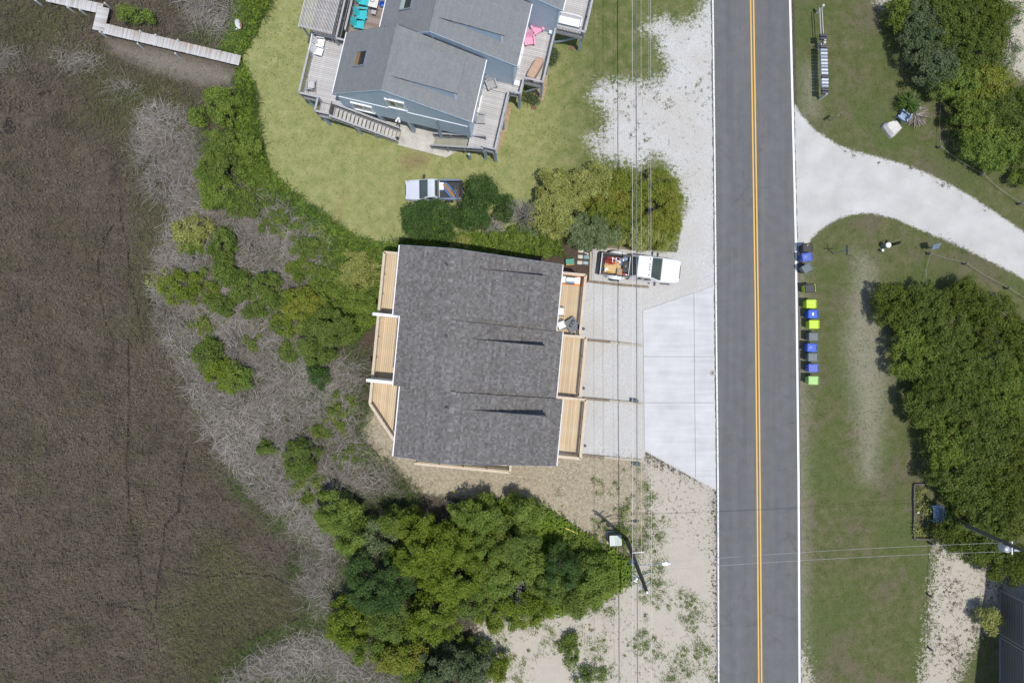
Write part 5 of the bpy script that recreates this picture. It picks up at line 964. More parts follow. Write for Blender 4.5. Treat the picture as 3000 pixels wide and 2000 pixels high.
# ---------------- wheelie bins along the verge
def bins():
    cols = {'black': (.020,.021,.024), 'blue': (.018,.085,.50), 'blue2': (.06,.11,.46), 'grey': (.10,.13,.14), 'lime': (.50,.70,.03), 'pale': (.33,.56,.17)}
    bm = {k: mat(k + '_bin_plastic', [tuple(x * .85 for x in c), c], .42, sc=6) for k, c in cols.items()}
    D = [(2366,725,4,'black','black','black wheelie bin with a yellow sticker beside the driveway mouth'),(2364,753,9,'blue2','blue2','faded blue recycling bin between the black and the turned grey bin'),(2365,785,31,'grey','grey','dark grey bin turned askew beside the blue one'),
         (2373,844,6,'lime','black','lime green bin with a black lid'),(2377,890,0,'lime','lime','all-lime bin just below the black-lidded one'),(2382,920,0,'blue','blue','bright blue bin with a white label on its lid'),(2385,950,0,'lime','lime','lime bin between a labelled blue and a grey bin'),
         (2384,986,0,'grey','grey','dark grey bin directly below a lime one'),(2379,1018,-2,'blue','blue','bright blue bin between two dark grey bins'),(2382,1046,-1,'grey','grey','dark grey bin between two blue bins'),(2383,1078,0,'blue2','blue2','dull blue bin next to the last pale green one'),(2383,1114,-2,'pale','pale','pale green bin at the southern end of the row')]
    meshes = {}
    for px, py, rot, bc, lc, lab in D:
        p = W(px, py, 1.05); T = thing('wheelie_bin', lab, 'bin', (p.x, p.y, 0), R(rot), 'wheelie bins along the verge')
        def q(x0, x1, y, z): return [(x0, -y, z), (x1, -y, z), (x1, y, z), (x0, y, z)]
        def part(nm, key, fn):
            if (nm, key) not in meshes: meshes[(nm, key)] = fn()
            return place(nm, meshes[(nm, key)], T)
        def finish(mb, mt):
            o = mb.build('tmp', mt, None, bevel=.02); me = bpy.data.meshes.new_from_object(o.evaluated_get(bpy.context.evaluated_depsgraph_get())); bpy.data.objects.remove(o); return me
        part('body', bc, lambda: finish(MB().loft([q(-.25, .24, .235, .06), q(-.33, .33, .30, .96), q(-.355, .35, .325, .965), q(-.355, .35, .325, 1.02)]), bm[bc]))
        lid = part('lid', lc, lambda: finish(MB().loft([q(-.385, .36, .335, 1.022), q(-.385, .36, .335, 1.05), q(-.33, .30, .28, 1.085)]), bm[lc]))
        pan = part('lid_panel', lc, lambda: finish(MB().loft([q(-.26, .12, .20, 1.083), q(-.25, .11, .19, 1.098)]), bm[lc])); pan.parent = lid
        part('handle', bc, lambda: MB().tube([(.44, -.27, 1.0), (.44, .27, 1.0)], .018, 8).bar((.34, -.24, .98), (.45, -.24, 1.0), .03, .04).bar((.34, .24, .98), (.45, .24, 1.0), .03, .04).mesh('handle', bm[bc]))
        wm = meshes.setdefault('w', MB().tube([(0, -.03, 0), (0, .03, 0)], .13, 16).mesh('wheel', M['tyre']))
        for sd in (-1, 1): place('wheel', wm, T, (.27, sd * .27, .13))
        if 'white label' in lab: MB().box((-.02, 0, 1.1), (.14, .24, .006)).build('label', mat('bin_label', [(.55,.55,.62),(.8,.8,.82)], .5, sc=25), lid)
        if 'yellow sticker' in lab: MB().box((.02, .2, 1.1), (.12, .05, .006)).box((-.03, .16, 1.1), (.04, .08, .006)).build('sticker', mat('yellow_sticker', [(.75,.42,.02)], .5), lid)
        if 'faded' in lab or 'between two dark' in lab:
            MB().ring((-.08, .03, 1.1), .07, .014, 12, m=4).box((-.20, -.06, 1.1), (.04, .05, .004)).box((-.20, .08, 1.1), (.03, .04, .004)).build('recycling_mark', mat('pale_print', [(.5,.52,.6)], .5), lid)
bins()

# ---------------- mailboxes and road-side signs
def mailboxes():
    a, b = W(2411.5, 22, 1.0), W(2423, 272, 1.0); wd = mat('pale_post_wood', [(.45,.43,.37),(.58,.56,.50)], .8, sc=6); rk = thing('mailbox_rack', 'long timber rack of double rails carrying the mailboxes', 'mailbox rack', (0, 0, 0))
    dx = Vector((-.14, 0, 0))
    for s, e in ((W(2407, 24, 1.0), W(2412, 112, 1.0)), (W(2412, 128, 1.0), W(2419, 272, 1.0))):
        for o in (0, 1): MB().bar(s + dx * o * 1.3, e + dx * o * 1.3, .045, .14).build('rail', wd, rk)
    for px, py in ((2413, 16), (2417.6, 115.7), (2417, 124.5), (2422.5, 273.7)):
        p = W(px, py, 1.25); MB().box((p.x, p.y, .62), (.16, .16, 1.28)).build('post', wd, rk)
    gm = {'dark': mat('dark_mailbox', [(.03,.035,.05),(.06,.065,.085)], .4, sc=5), 'light': mat('pale_mailbox', [(.42,.46,.52),(.56,.60,.66)], .4, sc=5), 'mid': mat('grey_mailbox', [(.26,.31,.38),(.33,.38,.45)], .4, sc=5)}
    seq = [(160, 'dark'), (225, 'dark'), (400, 'dark'), (465, 'mid'), (535, 'light'), (605, 'mid'), (675, 'light'), (745, 'light'), (810, 'mid'), (880, 'light'), (950, 'light'), (1020, 'dark'), (1085, 'light'), (1150, 'light'), (1220, 'mid'), (1295, 'dark'), (1355, 'dark')]
    ordn = ['first', 'second', 'third', 'fourth', 'fifth', 'sixth', 'seventh', 'eighth', 'ninth', 'tenth', 'eleventh', 'twelfth', 'thirteenth', 'fourteenth', 'fifteenth', 'sixteenth', 'seventeenth']
    ms = {}
    prof = lambda x: [(x, .10, 0), (x, .10, .13)] + [(x, .10 * math.cos(math.pi * i / 8), .13 + .10 * math.sin(math.pi * i / 8)) for i in range(1, 8)] + [(x, -.10, .13), (x, -.10, 0)]
    for k, (zy, c) in enumerate(seq):
        p = W(2340 + .1404 * (522 + (zy - 160) * .035), 80 + .1404 * zy, 1.3); nm = {'dark': 'dark', 'light': 'pale', 'mid': 'blue-grey'}[c]
        T = thing('mailbox', f'{nm} metal mailbox on the rack, {ordn[k]} from the north', 'mailbox', (p.x, p.y, 1.08), R(-2), 'mailboxes on the roadside rack')
        if c not in ms: ms[c] = (MB().loft([prof(-.25), prof(.25)]).mesh('box', gm[c]), MB().loft([prof(-.262), prof(-.252)]).mesh('door', gm[c]), MB().box((.0, .112, .14), (.12, .012, .05)).mesh('flag', M['redlamp']))
        place('shell', ms[c][0], T); place('door', ms[c][1], T); place('flag', ms[c][2], T)
mailboxes()
def signs():
    gp = M['steel']
    # street-name post with two crossed blades
    p = W(2439.5, 744); T = thing('street_sign', 'street name post with two crossed blades on the verge', 'street sign', (p.x, p.y, 0)); MB().tube([(0, 0, 0), (0, 0, 2.2)], .035, 8).build('post', gp, T)
    bm = mat('blue_sign_blade', [(.03,.10,.17)], .5); MB().box((0, 0, 2.33), (.02, .75, .2)).build('blade', bm, T); MB().box((0, 0, 2.11), (.75, .02, .2)).build('blade', bm, T)
    p = W(2431, 355); T = thing('stop_sign', 'sign plate on a post at the driveway mouth, seen edge on', 'sign', (p.x, p.y, 0), R(125)); MB().tube([(0, 0, 0), (0, 0, 1.5)], .03, 8).build('post', gp, T); MB().tube([(-.012, 0, 1.35), (.012, 0, 1.35)], .36, 8).build('plate', mat('grey_plate', [(.16,.19,.22)], .5), T)
    p = W(2715, 728); T = thing('notice_board', 'tilted grey-blue notice panel beside the driveway bend', 'sign', (p.x, p.y, 0), R(12)); MB().box((0, 0, .55), (.09, .09, 1.1)).build('post', M['darkwood'], T)
    MB().box((0, 0, 1.2), (.62, .04, .55), M=Matrix.Rotation(R(-38), 3, 'X')).build('panel', mat('slate_panel', [(.16,.21,.27),(.20,.25,.31)], .4), T)
    p = W(2586, 722); T = thing('standpipe', 'round white-topped standpipe on the verge', 'standpipe', (p.x, p.y, 0)); MB().lathe((0, 0, 0), [(.20, 0), (.20, .78)], 18).build('pipe', mat('weathered_pipe', [(.20,.22,.20)], .7), T); MB().lathe((0, 0, 0), [(.215, .785), (.215, .85), (.17, .90), (.03, .92)], 18).build('cap', M['white'], T)
    p = W(2578, 735); T = thing('standpipe', 'smaller white-topped pipe beside the round standpipe', 'standpipe', (p.x, p.y, 0)); MB().lathe((0, 0, 0), [(.09, 0), (.09, .40)], 14).build('pipe', bpy.data.materials['weathered_pipe'], T); MB().lathe((0, 0, 0), [(.10, .405), (.10, .45), (.03, .48)], 14).build('cap', M['white'], T)
    for i, (px, py, l) in enumerate(((2606, 716, 'dark stake right of the round standpipe, upper one'), (2604, 721, 'dark stake right of the round standpipe, lower one'))):
        p = W(px, py); T = thing('stake', l, 'stake', (p.x, p.y, 0)); MB().box((0, 0, .8), (.09, .09, 1.6)).build('shaft', M['black'], T); MB().box((0, 0, 1.62), (.11, .11, .05)).build('cap', M['black'], T)
signs()
# ---------------- rope fences
def ropes():
    pm = mat('grey_bollard', [(.12,.115,.11),(.20,.19,.185)], .8, sc=8); rm = mat('rope', [(.22,.21,.18),(.32,.30,.27)], .9, sc=30)
    posts = [(2762,281,'northern rope post by the upper thicket'),(2760,428,'rope post north of the driveway bend'),(2884,508,'rope post along the driveway top side'),(2998,594,'rope post at the right edge above the driveway'),(2730,741,'rope post beside the notice panel'),(2836,770.6,'rope post on the south side of the driveway'),(2960,843,'rope post near the right edge south of the driveway'),(2716,830,'rope post at the lower thicket edge'),(2736,1597,'rope post below the planter'),(2732,1749,'rope post on the sandy patch'),(2734,1906,'rope post near the bottom on the sand')]
    tops = []
    for px, py, l in posts:
        p = W(px, py, .62); T = thing('rope_post', l, 'post', (p.x, p.y, 0), group='rope fence posts'); MB().lathe((0, 0, 0), [(.085, 0), (.085, .56), (.06, .62)], 10).build('shaft', pm, T); MB().ring((0, 0, .5), .087, .012, 12).build('rope_ring', rm, T); tops.append(Vector((p.x, p.y, .52)))
    for i, j, l in ((0, 1, 'slack rope beside the upper thicket'), (1, 2, 'slack rope between the bend and driveway posts'), (2, 3, 'slack rope running to the right edge above the driveway'), (4, 5, 'slack rope from the notice panel post'), (5, 6, 'slack rope along the south side of the driveway'), (4, 7, 'thin rope from notice panel to lower thicket'), (8, 9, 'rope from the planter to the sandy patch'), (9, 10, 'rope along the sandy patch')):
        a, b = tops[i], tops[j]; pts = [a.lerp(b, t / 8) - Vector((0, 0, .25 * 4 * (t / 8) * (1 - t / 8))) for t in range(9)]
        T = tag(MB().tube(pts, .014, 6).build('rope', rm, None), l, 'rope', 'rope fence ropes')
    p = tops[6]; q = p + (tops[6] - tops[5]).normalized() * 4; tag(MB().tube([p, (p + q) / 2 - Vector((0, 0, .2)), q], .014, 6).build('rope', rm), 'rope leaving the frame south of the driveway', 'rope', 'rope fence ropes')
ropes()
# ---------------- benches, planter, boulder
def benches():
    bm = mat('pale_blue_bench', [(.24,.34,.50),(.36,.46,.60)], .5, sc=5)
    def bench(label, px, py, rz, w_):
        p = W(px, py, .5); T = thing('garden_bench', label, 'bench', (p.x, p.y, 0), rz)
        for i in range(5): MB().box((-.18 + i * .11, 0, .43), (.09, w_, .035)).build('seat_slat', bm, T)
        bk = MB().box((.36, 0, .80), (.05, w_, .10)).build('backrest', bm, T); pts = [(.40, -w_ * .3 + w_ * .6 * i / 8, .86 + .14 * math.sin(math.pi * i / 8)) for i in range(9)]
        MB().tube(pts, .035, 6).build('crest', bm, bk)
        n = int(w_ / .11)
        for i in range(n): MB().box((.34, -w_ / 2 + (i + .5) * w_ / n, .62), (.03, .05, .36)).build('back_slat', bm, bk)
        for sd in (-1, 1):
            y = sd * (w_ / 2 - .03); MB().box((-.02, y * 1.04, .66), (.72, .075, .04)).build('armrest', bm, T); MB().box((-.30, y, .32), (.06, .06, .64)).build('leg', bm, T); MB().box((.36, y, .42), (.06, .06, .84)).build('leg', bm, T)
            MB().lathe((.38, y, .84), [(.05, 0), (.055, .04), (.02, .09)], 8).build('finial', M['white'], T)
    bench('small pale blue bench in front of the yucca clump', 2646, 340, R(-38), .62); bench('blue-grey bench facing the road in front of the lower thicket', 2744, 1503, R(4), 1.25)
    p = W(2608, 377); T = thing('boulder', 'angular pale boulder on the verge by the small bench', 'boulder', (p.x, p.y, 0)); f = 1 / K
    out = [(-28, 3), (-24, 12), (-9, 17), (9, 17), (24, -7), (6, -26), (-4, -29), (-12, -20)]
    lo = [(x * f * 1.02, y * f * 1.02, -.05) for x, y in out]; mi = [(x * f * .98, y * f * .98, .32) for x, y in out]; hi = [(x * f * .80 + .06, y * f * .80 + .03, .58 + .05 * ((i * 7) % 3)) for i, (x, y) in enumerate(out)]
    MB().loft([lo, mi, hi]).build('rock', mat('pale_rock', [(.50,.46,.43),(.64,.61,.58)], .9, sc=5, bump=.4, bsc=14), T, bevel=.03)
    for px, py, l in ((2627, 357, 'small white garden light beside the boulder'), (2691, 1501, 'small white garden light inside the planter')):
        q = W(px, py, .4); t = thing('garden_light', l, 'light', (q.x, q.y, 0)); MB().tube([(0, 0, 0), (0, 0, .36)], .025, 8).build('stem', M['black'], t); MB().lathe((0, 0, .36), [(.07, 0), (.085, .03), (.02, .10)], 12).build('lamp_head', M['white'], t)
    T = thing('planter_border', 'low dark timber border of the planter around the bench', 'planter', (0, 0, 0)); tm = mat('dark_timber', [(.06,.052,.048),(.13,.115,.11)], .9, sc=8)
    for a, b in (((2675, 1417), (2675, 1576)), ((2675, 1576), (2734, 1577)), ((2675, 1417), (2720, 1416))):
        q, r_ = W(*a), W(*b); MB().bar(q + Vector((0, 0, .1)), r_ + Vector((0, 0, .1)), .13, .24).build('beam', tm, T)
    tr = tree('low yellow-green ground cover inside the timber planter', 2700, 1500, 22, 74, .3, 'lime', name='ground_cover', cat='plant', dens=60, hole=.3)
benches()

# ---------------- power lines and poles
def power():
    pm = mat('weathered_pole', [(.075,.072,.062),(.13,.125,.11)], .9, sc=4, stretch=(4, 4, .5)); gl = mat('pale_wire', [(.55,.55,.55),(.7,.7,.7)], .5); dk = mat('dark_cable', [(.09,.10,.12),(.15,.16,.18)], .5); ins = mat('insulator', [(.14,.15,.18),(.24,.25,.29)], .3)
    B = W(1835, 1577); h1 = 11.2; top = W(1896, 1735, h1); B2 = Vector((B.x, B.y, 0))
    T = thing('utility_pole', 'tall dark utility pole with streetlight arm beside the sandy lot', 'utility pole', B2); lean = Vector((top.x - B.x, top.y - B.y, h1))
    pt = lambda z: lean * (z / h1)
    MB().tube([pt(-.2), pt(4), pt(8), pt(h1)], [.16, .145, .125, .105], 14).build('shaft', pm, T); MB().lathe(pt(h1), [(.11, 0), (.09, .03), (.02, .05)], 12).build('cap', M['steel'], T)
    # wires as they stand: photo x, height
    def loc(px, py, z): return W(px, py, z) - B2
    for z, px, n in ((10.6, 1872, 'west'), (10.0, 1905, 'east'), (8.4, 1908, 'east'), (8.9, 1852, 'west')):
        e = loc(px, {10.6: 1713, 10.0: 1700, 8.4: 1676, 8.9: 1683}[z], z); s = pt(z); m = MB().tube([s, e], .018, 6)
        for i in range(5): m.lathe(s.lerp(e, .35 + i * .13) - Vector((0, 0, .03)), [(.025, 0), (.065, .02), (.025, .06)], 10)
        m.build('insulator_arm', ins, T)
    st = pt(6.2); en = loc(1950, 1650, 6.4); arm = MB().tube([st, st.lerp(en, .5) + Vector((0, 0, .15)), en], .03, 8).build('lamp_arm', M['steel'], T)
    MB().loft([[(en.x - .25, en.y - .07, en.z - .05), (en.x - .25, en.y + .07, en.z - .05), (en.x - .25, en.y + .05, en.z + .07), (en.x - .25, en.y - .05, en.z + .07)], [(en.x + .1, en.y - .15, en.z - .06), (en.x + .1, en.y + .15, en.z - .06), (en.x + .1, en.y + .11, en.z + .09), (en.x + .1, en.y - .11, en.z + .09)], [(en.x + .34, en.y - .10, en.z - .05), (en.x + .34, en.y + .10, en.z - .05), (en.x + .34, en.y + .07, en.z + .04), (en.x + .34, en.y - .07, en.z + .04)]]).build('lamp_head', M['steel'], arm)
    q = pt(5.6) + Vector((-.22, .02, 0)); MB().lathe(q - Vector((0, 0, .35)), [(.12, 0), (.15, .05), (.15, .62), (.10, .70), (.03, .72)], 14).build('transformer', mat('blue_grey_steel', [(.20,.25,.36),(.30,.35,.45)], .4, sc=5), T)
    q = pt(8.0); MB().bar(q, q + Vector((-.35, -.32, .2)), .12, .12).bar(q + Vector((-.5, -.30, .25)), q + Vector((-.25, -.45, .15)), .06, .10).build('cutout_bracket', M['white'], T); MB().box(q + Vector((-.48, -.55, -.1)), (.16, .3, .3), .5).build('fuse_box', M['black'], T)
    MB().bar(pt(4.9) + Vector((-.2, .55, .3)), pt(4.9) + Vector((.62, .60, .3)), .035, .05).build('cross_bracket', M['white'], T)
    # the five lines along the road
    for i, (px0, px1, z, r_, mt, lab) in enumerate(((1852.5, 1853.5, 8.9, .010, gl, 'thin pale wire, westernmost of the five along the road'), (1863, 1867, 4.2, .034, dk, 'thick grey cable along the road, lowest of the five'), (1878, 1879.5, 6.2, .007, gl, 'thin pale wire in the middle of the five along the road'), (1901, 1901.5, 10.0, .005, gl, 'thin pale wire, left of the close eastern pair'), (1906, 1908.5, 10.2, .008, gl, 'thin pale wire, right of the close eastern pair'))):
        pts = []
        for y in np.linspace(-500, 2500, 25): pts.append(W(px0 + (px1 - px0) * (y + 0) / 1650, y, z))
        tag(MB().tube(pts, r_, 6).build('power_line', mt), lab, 'wire', 'wires along the road')
    C = W(2775, 1504); t2 = W(3003, 1612, 8.2)
    # eastern pole and its wires across the road
    T2 = thing('utility_pole', 'utility pole with transformer rising out of the lower right thicket', 'utility pole', W(2758, 1505)); ln2 = W(3010, 1618, 9.0) - W(2758, 1505)
    p2 = lambda z: ln2 * (z / ln2.z)
    MB().tube([p2(-.2), p2(4.5), p2(9.0)], [.15, .13, .11], 12).build('shaft', pm, T2); MB().tube([p2(.5) + Vector((-.04, -.17, 0)), p2(6.2) + Vector((-.04, -.15, 0))], .03, 8).build('conduit', M['steel'], T2)
    q = p2(7.0) + Vector((-.12, -.34, -.3)); MB().lathe(q, [(.2, 0), (.25, .05), (.25, .65), (.2, .74), (.05, .78)], 16).build('transformer', mat('pale_grey_steel', [(.34,.37,.42),(.5,.52,.56)], .35, sc=4), T2)
    MB().bar(p2(7.6) + Vector((0, .3, 0)), p2(7.6) + Vector((0, -.6, 0)), .06, .09).build('cross_arm', M['white'], T2)
    for i in range(3): MB().lathe(p2(7.7) + Vector((.1 + .14 * i, -.25, 0)), [(.05, 0), (.07, .05), (.03, .13)], 10).build('insulator', M['white'], T2)
    for a, b, l in (((1880, 1652, 7.2), (2960, 1588, 7.0), 'upper pale wire crossing the road to the eastern pole'), ((1898, 1672, 8.3), (3010, 1613, 7.6), 'lower pale wire crossing the road to the eastern pole')):
        p, q = W(*a), W(*b); tag(MB().tube([p.lerp(q, t / 10) - Vector((0, 0, .5 * 4 * (t / 10) * (1 - t / 10))) for t in range(11)], .009, 6).build('service_wire', mat('grey_wire', [(.38,.38,.38)], .6) if 'grey_wire' not in bpy.data.materials else bpy.data.materials['grey_wire']), l, 'wire', 'wires crossing the road')
    # cabinet below the western pole
    c = W(1803, 1582, .95); T = thing('electrical_cabinet', 'pale green-grey transformer cabinet near the utility pole', 'cabinet', (c.x, c.y, 0), R(2)); gm = mat('pale_green_steel', [(.32,.37,.33),(.42,.47,.43)], .5, sc=4)
    MB().box((0, 0, .04), (1.15, 1.0, .12)).build('plinth', M['concrete'], T); MB().box((0, .0, .55), (.92, .78, .95)).build('case', mat('dark_green_steel', [(.09,.13,.12),(.13,.17,.16)], .5), T); MB().box((-.24, 0, 1.045), (.44, .80, .04)).build('lid', mat('pale_lid', [(.44,.48,.46)], .5), T); MB().box((.23, 0, 1.04), (.48, .80, .03)).build('lid', gm, T)
power()

# ---------------- boardwalk over the marsh, satellite dish
def boardwalk():
    T = thing('boardwalk', 'weathered grey plank boardwalk zigzagging over the marsh', 'boardwalk', (0, 0, 0)); z = .55
    pm = mat('boardwalk_plank', [(.30,.17,.085),(.34,.26,.19),(.40,.385,.37),(.47,.455,.44),(.52,.51,.50)], .85, sc=.35, det=2, rnd='obj', rw=.45, lo=.25, hi=.6, bump=.2, bsc=20)
    Z = .3444
    for (a, b, w_) in (((400 * Z, -30 * Z), (872 * Z, 78 * Z), .80), ((882 * Z, 62 * Z), (836 * Z, 262 * Z), .94), ((880 * Z, 242 * Z), (2040 * Z, 516 * Z), .80)):
        p, q = W(*a, z), W(*b, z); d = q - p; L = d.length; n = int(L / .145); ang = math.atan2(d.y, d.x); me = MB().box((0, 0, 0), (.137, w_, .04)).mesh('plank', pm)
        for i in range(n): o = place('plank', me, T, p.lerp(q, (i + .5) / n) + Vector((random.uniform(-.01, .01), random.uniform(-.01, .01), random.uniform(-.004, .004))), ang + random.uniform(-.01, .01))
        s = Vector((-d.y, d.x, 0)).normalized() * (w_ / 2 - .1)
        for sg in (1, -1): MB().bar(p + s * sg - Vector((0, 0, .12)), q + s * sg - Vector((0, 0, .12)), .05, .18).build('stringer', M['darkwood'], T)
    for px, py in ((890, 28), (850, 272), (1190, 265), (1322, 298), (1512, 342), (576, 62), (680, 85), (1170, 372), (1490, 455), (300, 5)):
        p = W(px * Z, py * Z, .75); MB().lathe((p.x, p.y, -.2), [(.085, 0), (.08, .95), (.06, 1.0)], 10).build('piling', mat('pale_piling', [(.38,.40,.40),(.5,.52,.52)], .8) if 'pale_piling' not in bpy.data.materials else bpy.data.materials['pale_piling'], T)
    p = W(701, 71, .8); D = thing('satellite_dish', 'rusty white satellite dish on a post in the weeds by the lawn', 'satellite dish', (p.x, p.y, 0)); mx = Matrix.Rotation(R(38), 3, 'X') @ Matrix.Rotation(R(-20), 3, 'Y')
    g = G('rusty_white_dish'); sp = g.n('ShaderNodeSeparateXYZ'); g.l(g.co(), sp.inputs[0]); n = g.noise(6, 4); f = g.rng(g.math('ADD', sp.outputs['X'], g.math('MULTIPLY', g.math('SUBTRACT', n, .5), .5)), .02, .10); dm = g.fin(g.mix(f, (.55,.57,.58), (.28,.12,.06)), .6)
    m = MB(); vs = []; fs = []; nr, na = 6, 24
    for i in range(nr):
        r = .33 * i / (nr - 1)
        for k in range(na): vs.append(mx @ Vector((r * math.cos(2 * math.pi * k / na), r * 1.1 * math.sin(2 * math.pi * k / na), .7 * r * r)) + Vector((0, 0, .85)))
    fs = [(i * na + k, i * na + (k + 1) % na, (i + 1) * na + (k + 1) % na, (i + 1) * na + k) for i in range(nr - 1) for k in range(na)]
    m.add(vs, fs).build('dish', dm, D, smooth=True); MB().tube([(0, 0, 0), (0, 0, .8)], .04, 8).build('post', M['steel'], D); e = mx @ Vector((0, -.30, .42)) + Vector((0, 0, .85)); MB().tube([mx @ Vector((0, -.36, .05)) + Vector((0, 0, .85)), e], .015, 6).build('feed_arm', M['steel'], D); MB().box(e, (.07, .07, .10)).build('receiver', M['white'], D)
boardwalk()

# ---------------- garden furniture
def adirondack(label, loc, rz, mt, fan=True, group=None):
    T = thing('adirondack_chair', label, 'chair', loc, rz, group)     # faces +x
    for i in range(6): MB().box((.27 - i * .098, 0, .36 - i * .018), (.088, .52, .022)).build('seat_slat', mt, T)
    n = 7
    for i in range(n):
        t = (i - 3) / 3; y0, y1 = t * .20, t * .30; h = .82 - .10 * t * t; a = Vector((-.24, y0, .26)); b = Vector((-.24 - .42 * h, y1, .26 + .82 * h))
        MB().bar(a, b, .070, .020, Vector((1, 0, .5))).build('back_slat', mt, T)
    for sd in (-1, 1):
        MB().box((.02, sd * .34, .56), (.74, .13, .025)).box((.30, sd * .34, .56), (.2, .16, .026)).build('armrest', mt, T, bevel=.01); MB().box((.28, sd * .31, .28), (.09, .03, .56)).build('leg', mt, T); MB().bar((.34, sd * .27, .34), (-.52, sd * .27, .06), .025, .11).build('leg', mt, T)
    return T
def rocker(label, loc, rz, mt, seatm=None, group=None):
    T = thing('rocking_chair', label, 'chair', loc, rz, group); seatm = seatm or mt
    MB().box((.02, 0, .42), (.50, .54, .04)).build('seat', seatm, T, bevel=.01)
    for i in range(7): MB().bar((-.24, -.21 + i * .07, .46), (-.52, -.22 + i * .073, 1.05), .045, .018, Vector((1, 0, .4))).build('back_slat', mt, T)
    MB().bar((-.52, -.27, 1.06), (-.52, .27, 1.06), .05, .07).build('top_rail', mt, T)
    for sd in (-1, 1):
        MB().bar((.28, sd * .30, .64), (-.30, sd * .30, .66), .075, .03).build('armrest', mt, T); MB().box((.24, sd * .28, .33), (.045, .045, .62)).build('leg', mt, T); MB().bar((-.26, sd * .28, .05), (-.56, sd * .28, 1.08), .045, .045).build('leg', mt, T)
        pts = [(-.55 + 1.05 * i / 6, sd * .28, .02 + .12 * ((i - 3) / 3) ** 2) for i in range(7)]; MB().tube(pts, .025, 6).build('runner', mt, T)
    return T
def furniture():
    zd = 2.62; wp = M['white']; tq = mat('turquoise_plastic', [(.03,.42,.47),(.06,.52,.56)], .4); pk = mat('pink_plastic', [(.70,.30,.44),(.76,.37,.50)], .4); gw = mat('weathered_chair', [(.28,.28,.28),(.40,.40,.40)], .85, sc=8); wd = mat('grey_seat', [(.42,.42,.41),(.52,.52,.51)], .85, sc=8)
    at = lambda px, py, h=zd + .4: (W(px, py, h).x, W(px, py, h).y, zd)
    th = R(-13.2)
    rocker('white rocking chair on the west deck, northern of two', at(940, 126), th + R(5), wp, group='white rocking chairs'); rocker('white rocking chair on the west deck, southern of two', at(935, 152), th - R(4), wp, group='white rocking chairs')
    rocker('grey slatted wooden rocking chair at the south-west deck corner', at(912, 250), th + R(100), gw, wd)
    adirondack('grey weathered adirondack chair facing south on the east deck', at(1440, 246), th + R(-55), gw); adirondack('grey weathered adirondack chair facing east by the east stairs', at(1408, 347), th + R(12), gw)
    adirondack('pink adirondack chair nearer the blue wall', at(1574, 84), th + R(-45), pk); 
    adirondack('pink adirondack chair nearer the covered table', at(1552, 118), th + R(-70), pk)
    adirondack('turquoise adirondack chair cut by the top edge, beside the table', at(1068, 2), th + R(2), tq, group='turquoise chairs'); adirondack('turquoise adirondack chair, middle of the three', at(1062, 40), th + R(8), tq, group='turquoise chairs'); adirondack('turquoise adirondack chair nearest the grey roof', at(1054, 70), th + R(4), tq, group='turquoise chairs')
    # table, basket, bucket, stool
    p = W(1094, 6, zd + .75); T = thing('patio_table', 'white square patio table at the top edge of the deck', 'table', (p.x, p.y, zd), th); MB().box((0, 0, .72), (.70, .78, .05)).build('tabletop', mat('cream_table', [(.62,.60,.54),(.70,.68,.62)], .5), T, bevel=.02)
    for a in (-1, 1):
        for b in (-1, 1): MB().box((a * .3, b * .34, .35), (.05, .05, .70)).build('leg', M['greyrail'], T)
    b_ = thing('wire_basket', 'round grey wire basket on the white patio table', 'basket', (p.x - .05, p.y + .12, zd + .75), 0); k = MB()
    for i in range(5): k.ring((0, 0, .02 + i * .035), .13 + i * .012, .008, 20, m=5)
    k.build('hoops', M['steel'], b_)
    p = W(1119, 12, zd + .3); T = thing('blue_bucket', 'round bright blue bucket beside the patio table', 'bucket', (p.x, p.y, zd)); MB().lathe((0, 0, 0), [(.15, 0), (.21, .34), (.225, .345), (.225, .36), (.195, .355), (.14, .03)], 20).build('pail', mat('bright_blue_plastic', [(.02,.12,.55)], .35), T, smooth=False); MB().ring((0, 0, .36), .215, .012, 20).build('handle', M['steel'], T)
    p = W(1095, 36, zd + .45); T = thing('grey_stool', 'small grey wooden stool under the patio table edge', 'stool', (p.x, p.y, zd), th); MB().box((0, 0, .44), (.34, .30, .04)).build('seat', M['greyrail'], T)
    for a in (-1, 1):
        for b in (-1, 1): MB().bar((a * .13, b * .11, .44), (a * .18, b * .16, 0), .04, .04).build('leg', M['greyrail'], T)
    # white bench on the far deck
    p = W(1668, 62, zd + .5); T = thing('deck_bench', 'long white slatted bench against the far east deck railing', 'bench', (p.x, p.y, zd), th)
    for i in range(6): MB().box((0, -.24 + i * .095, .44), (1.75, .08, .03)).build('seat_slat', wp, T)
    bk = MB().tube([(-.85 + 1.7 * i / 10, .32, .86 + .12 * math.sin(math.pi * i / 10)) for i in range(11)], .035, 6).build('backrest', wp, T)
    for i in range(16): MB().box((-.8 + i * .107, .30, .66), (.05, .025, .42)).build('back_slat', wp, bk)
    for sd in (-1, 1): MB().box((sd * .88, .02, .64), (.07, .62, .04)).build('armrest', wp, T); MB().box((sd * .86, -.24, .32), (.06, .06, .64)).build('leg', wp, T); MB().box((sd * .86, .3, .45), (.06, .06, .9)).build('leg', wp, T)
    p = W(1568, 200, zd + .5); T = thing('covered_table', 'long tan covered table on the east deck', 'covered table', (p.x, p.y, zd), th + R(73)); tm = mat('tan_cover', [(.40,.26,.18),(.48,.33,.24)], .8, sc=3, bump=.5, bsc=5)
    sec = lambda x, w_, h: [(x, -w_ * 1.06, .03), (x, -w_, h * .8), (x, -w_ * .85, h), (x, w_ * .85, h), (x, w_, h * .8), (x, w_ * 1.08, .03)]
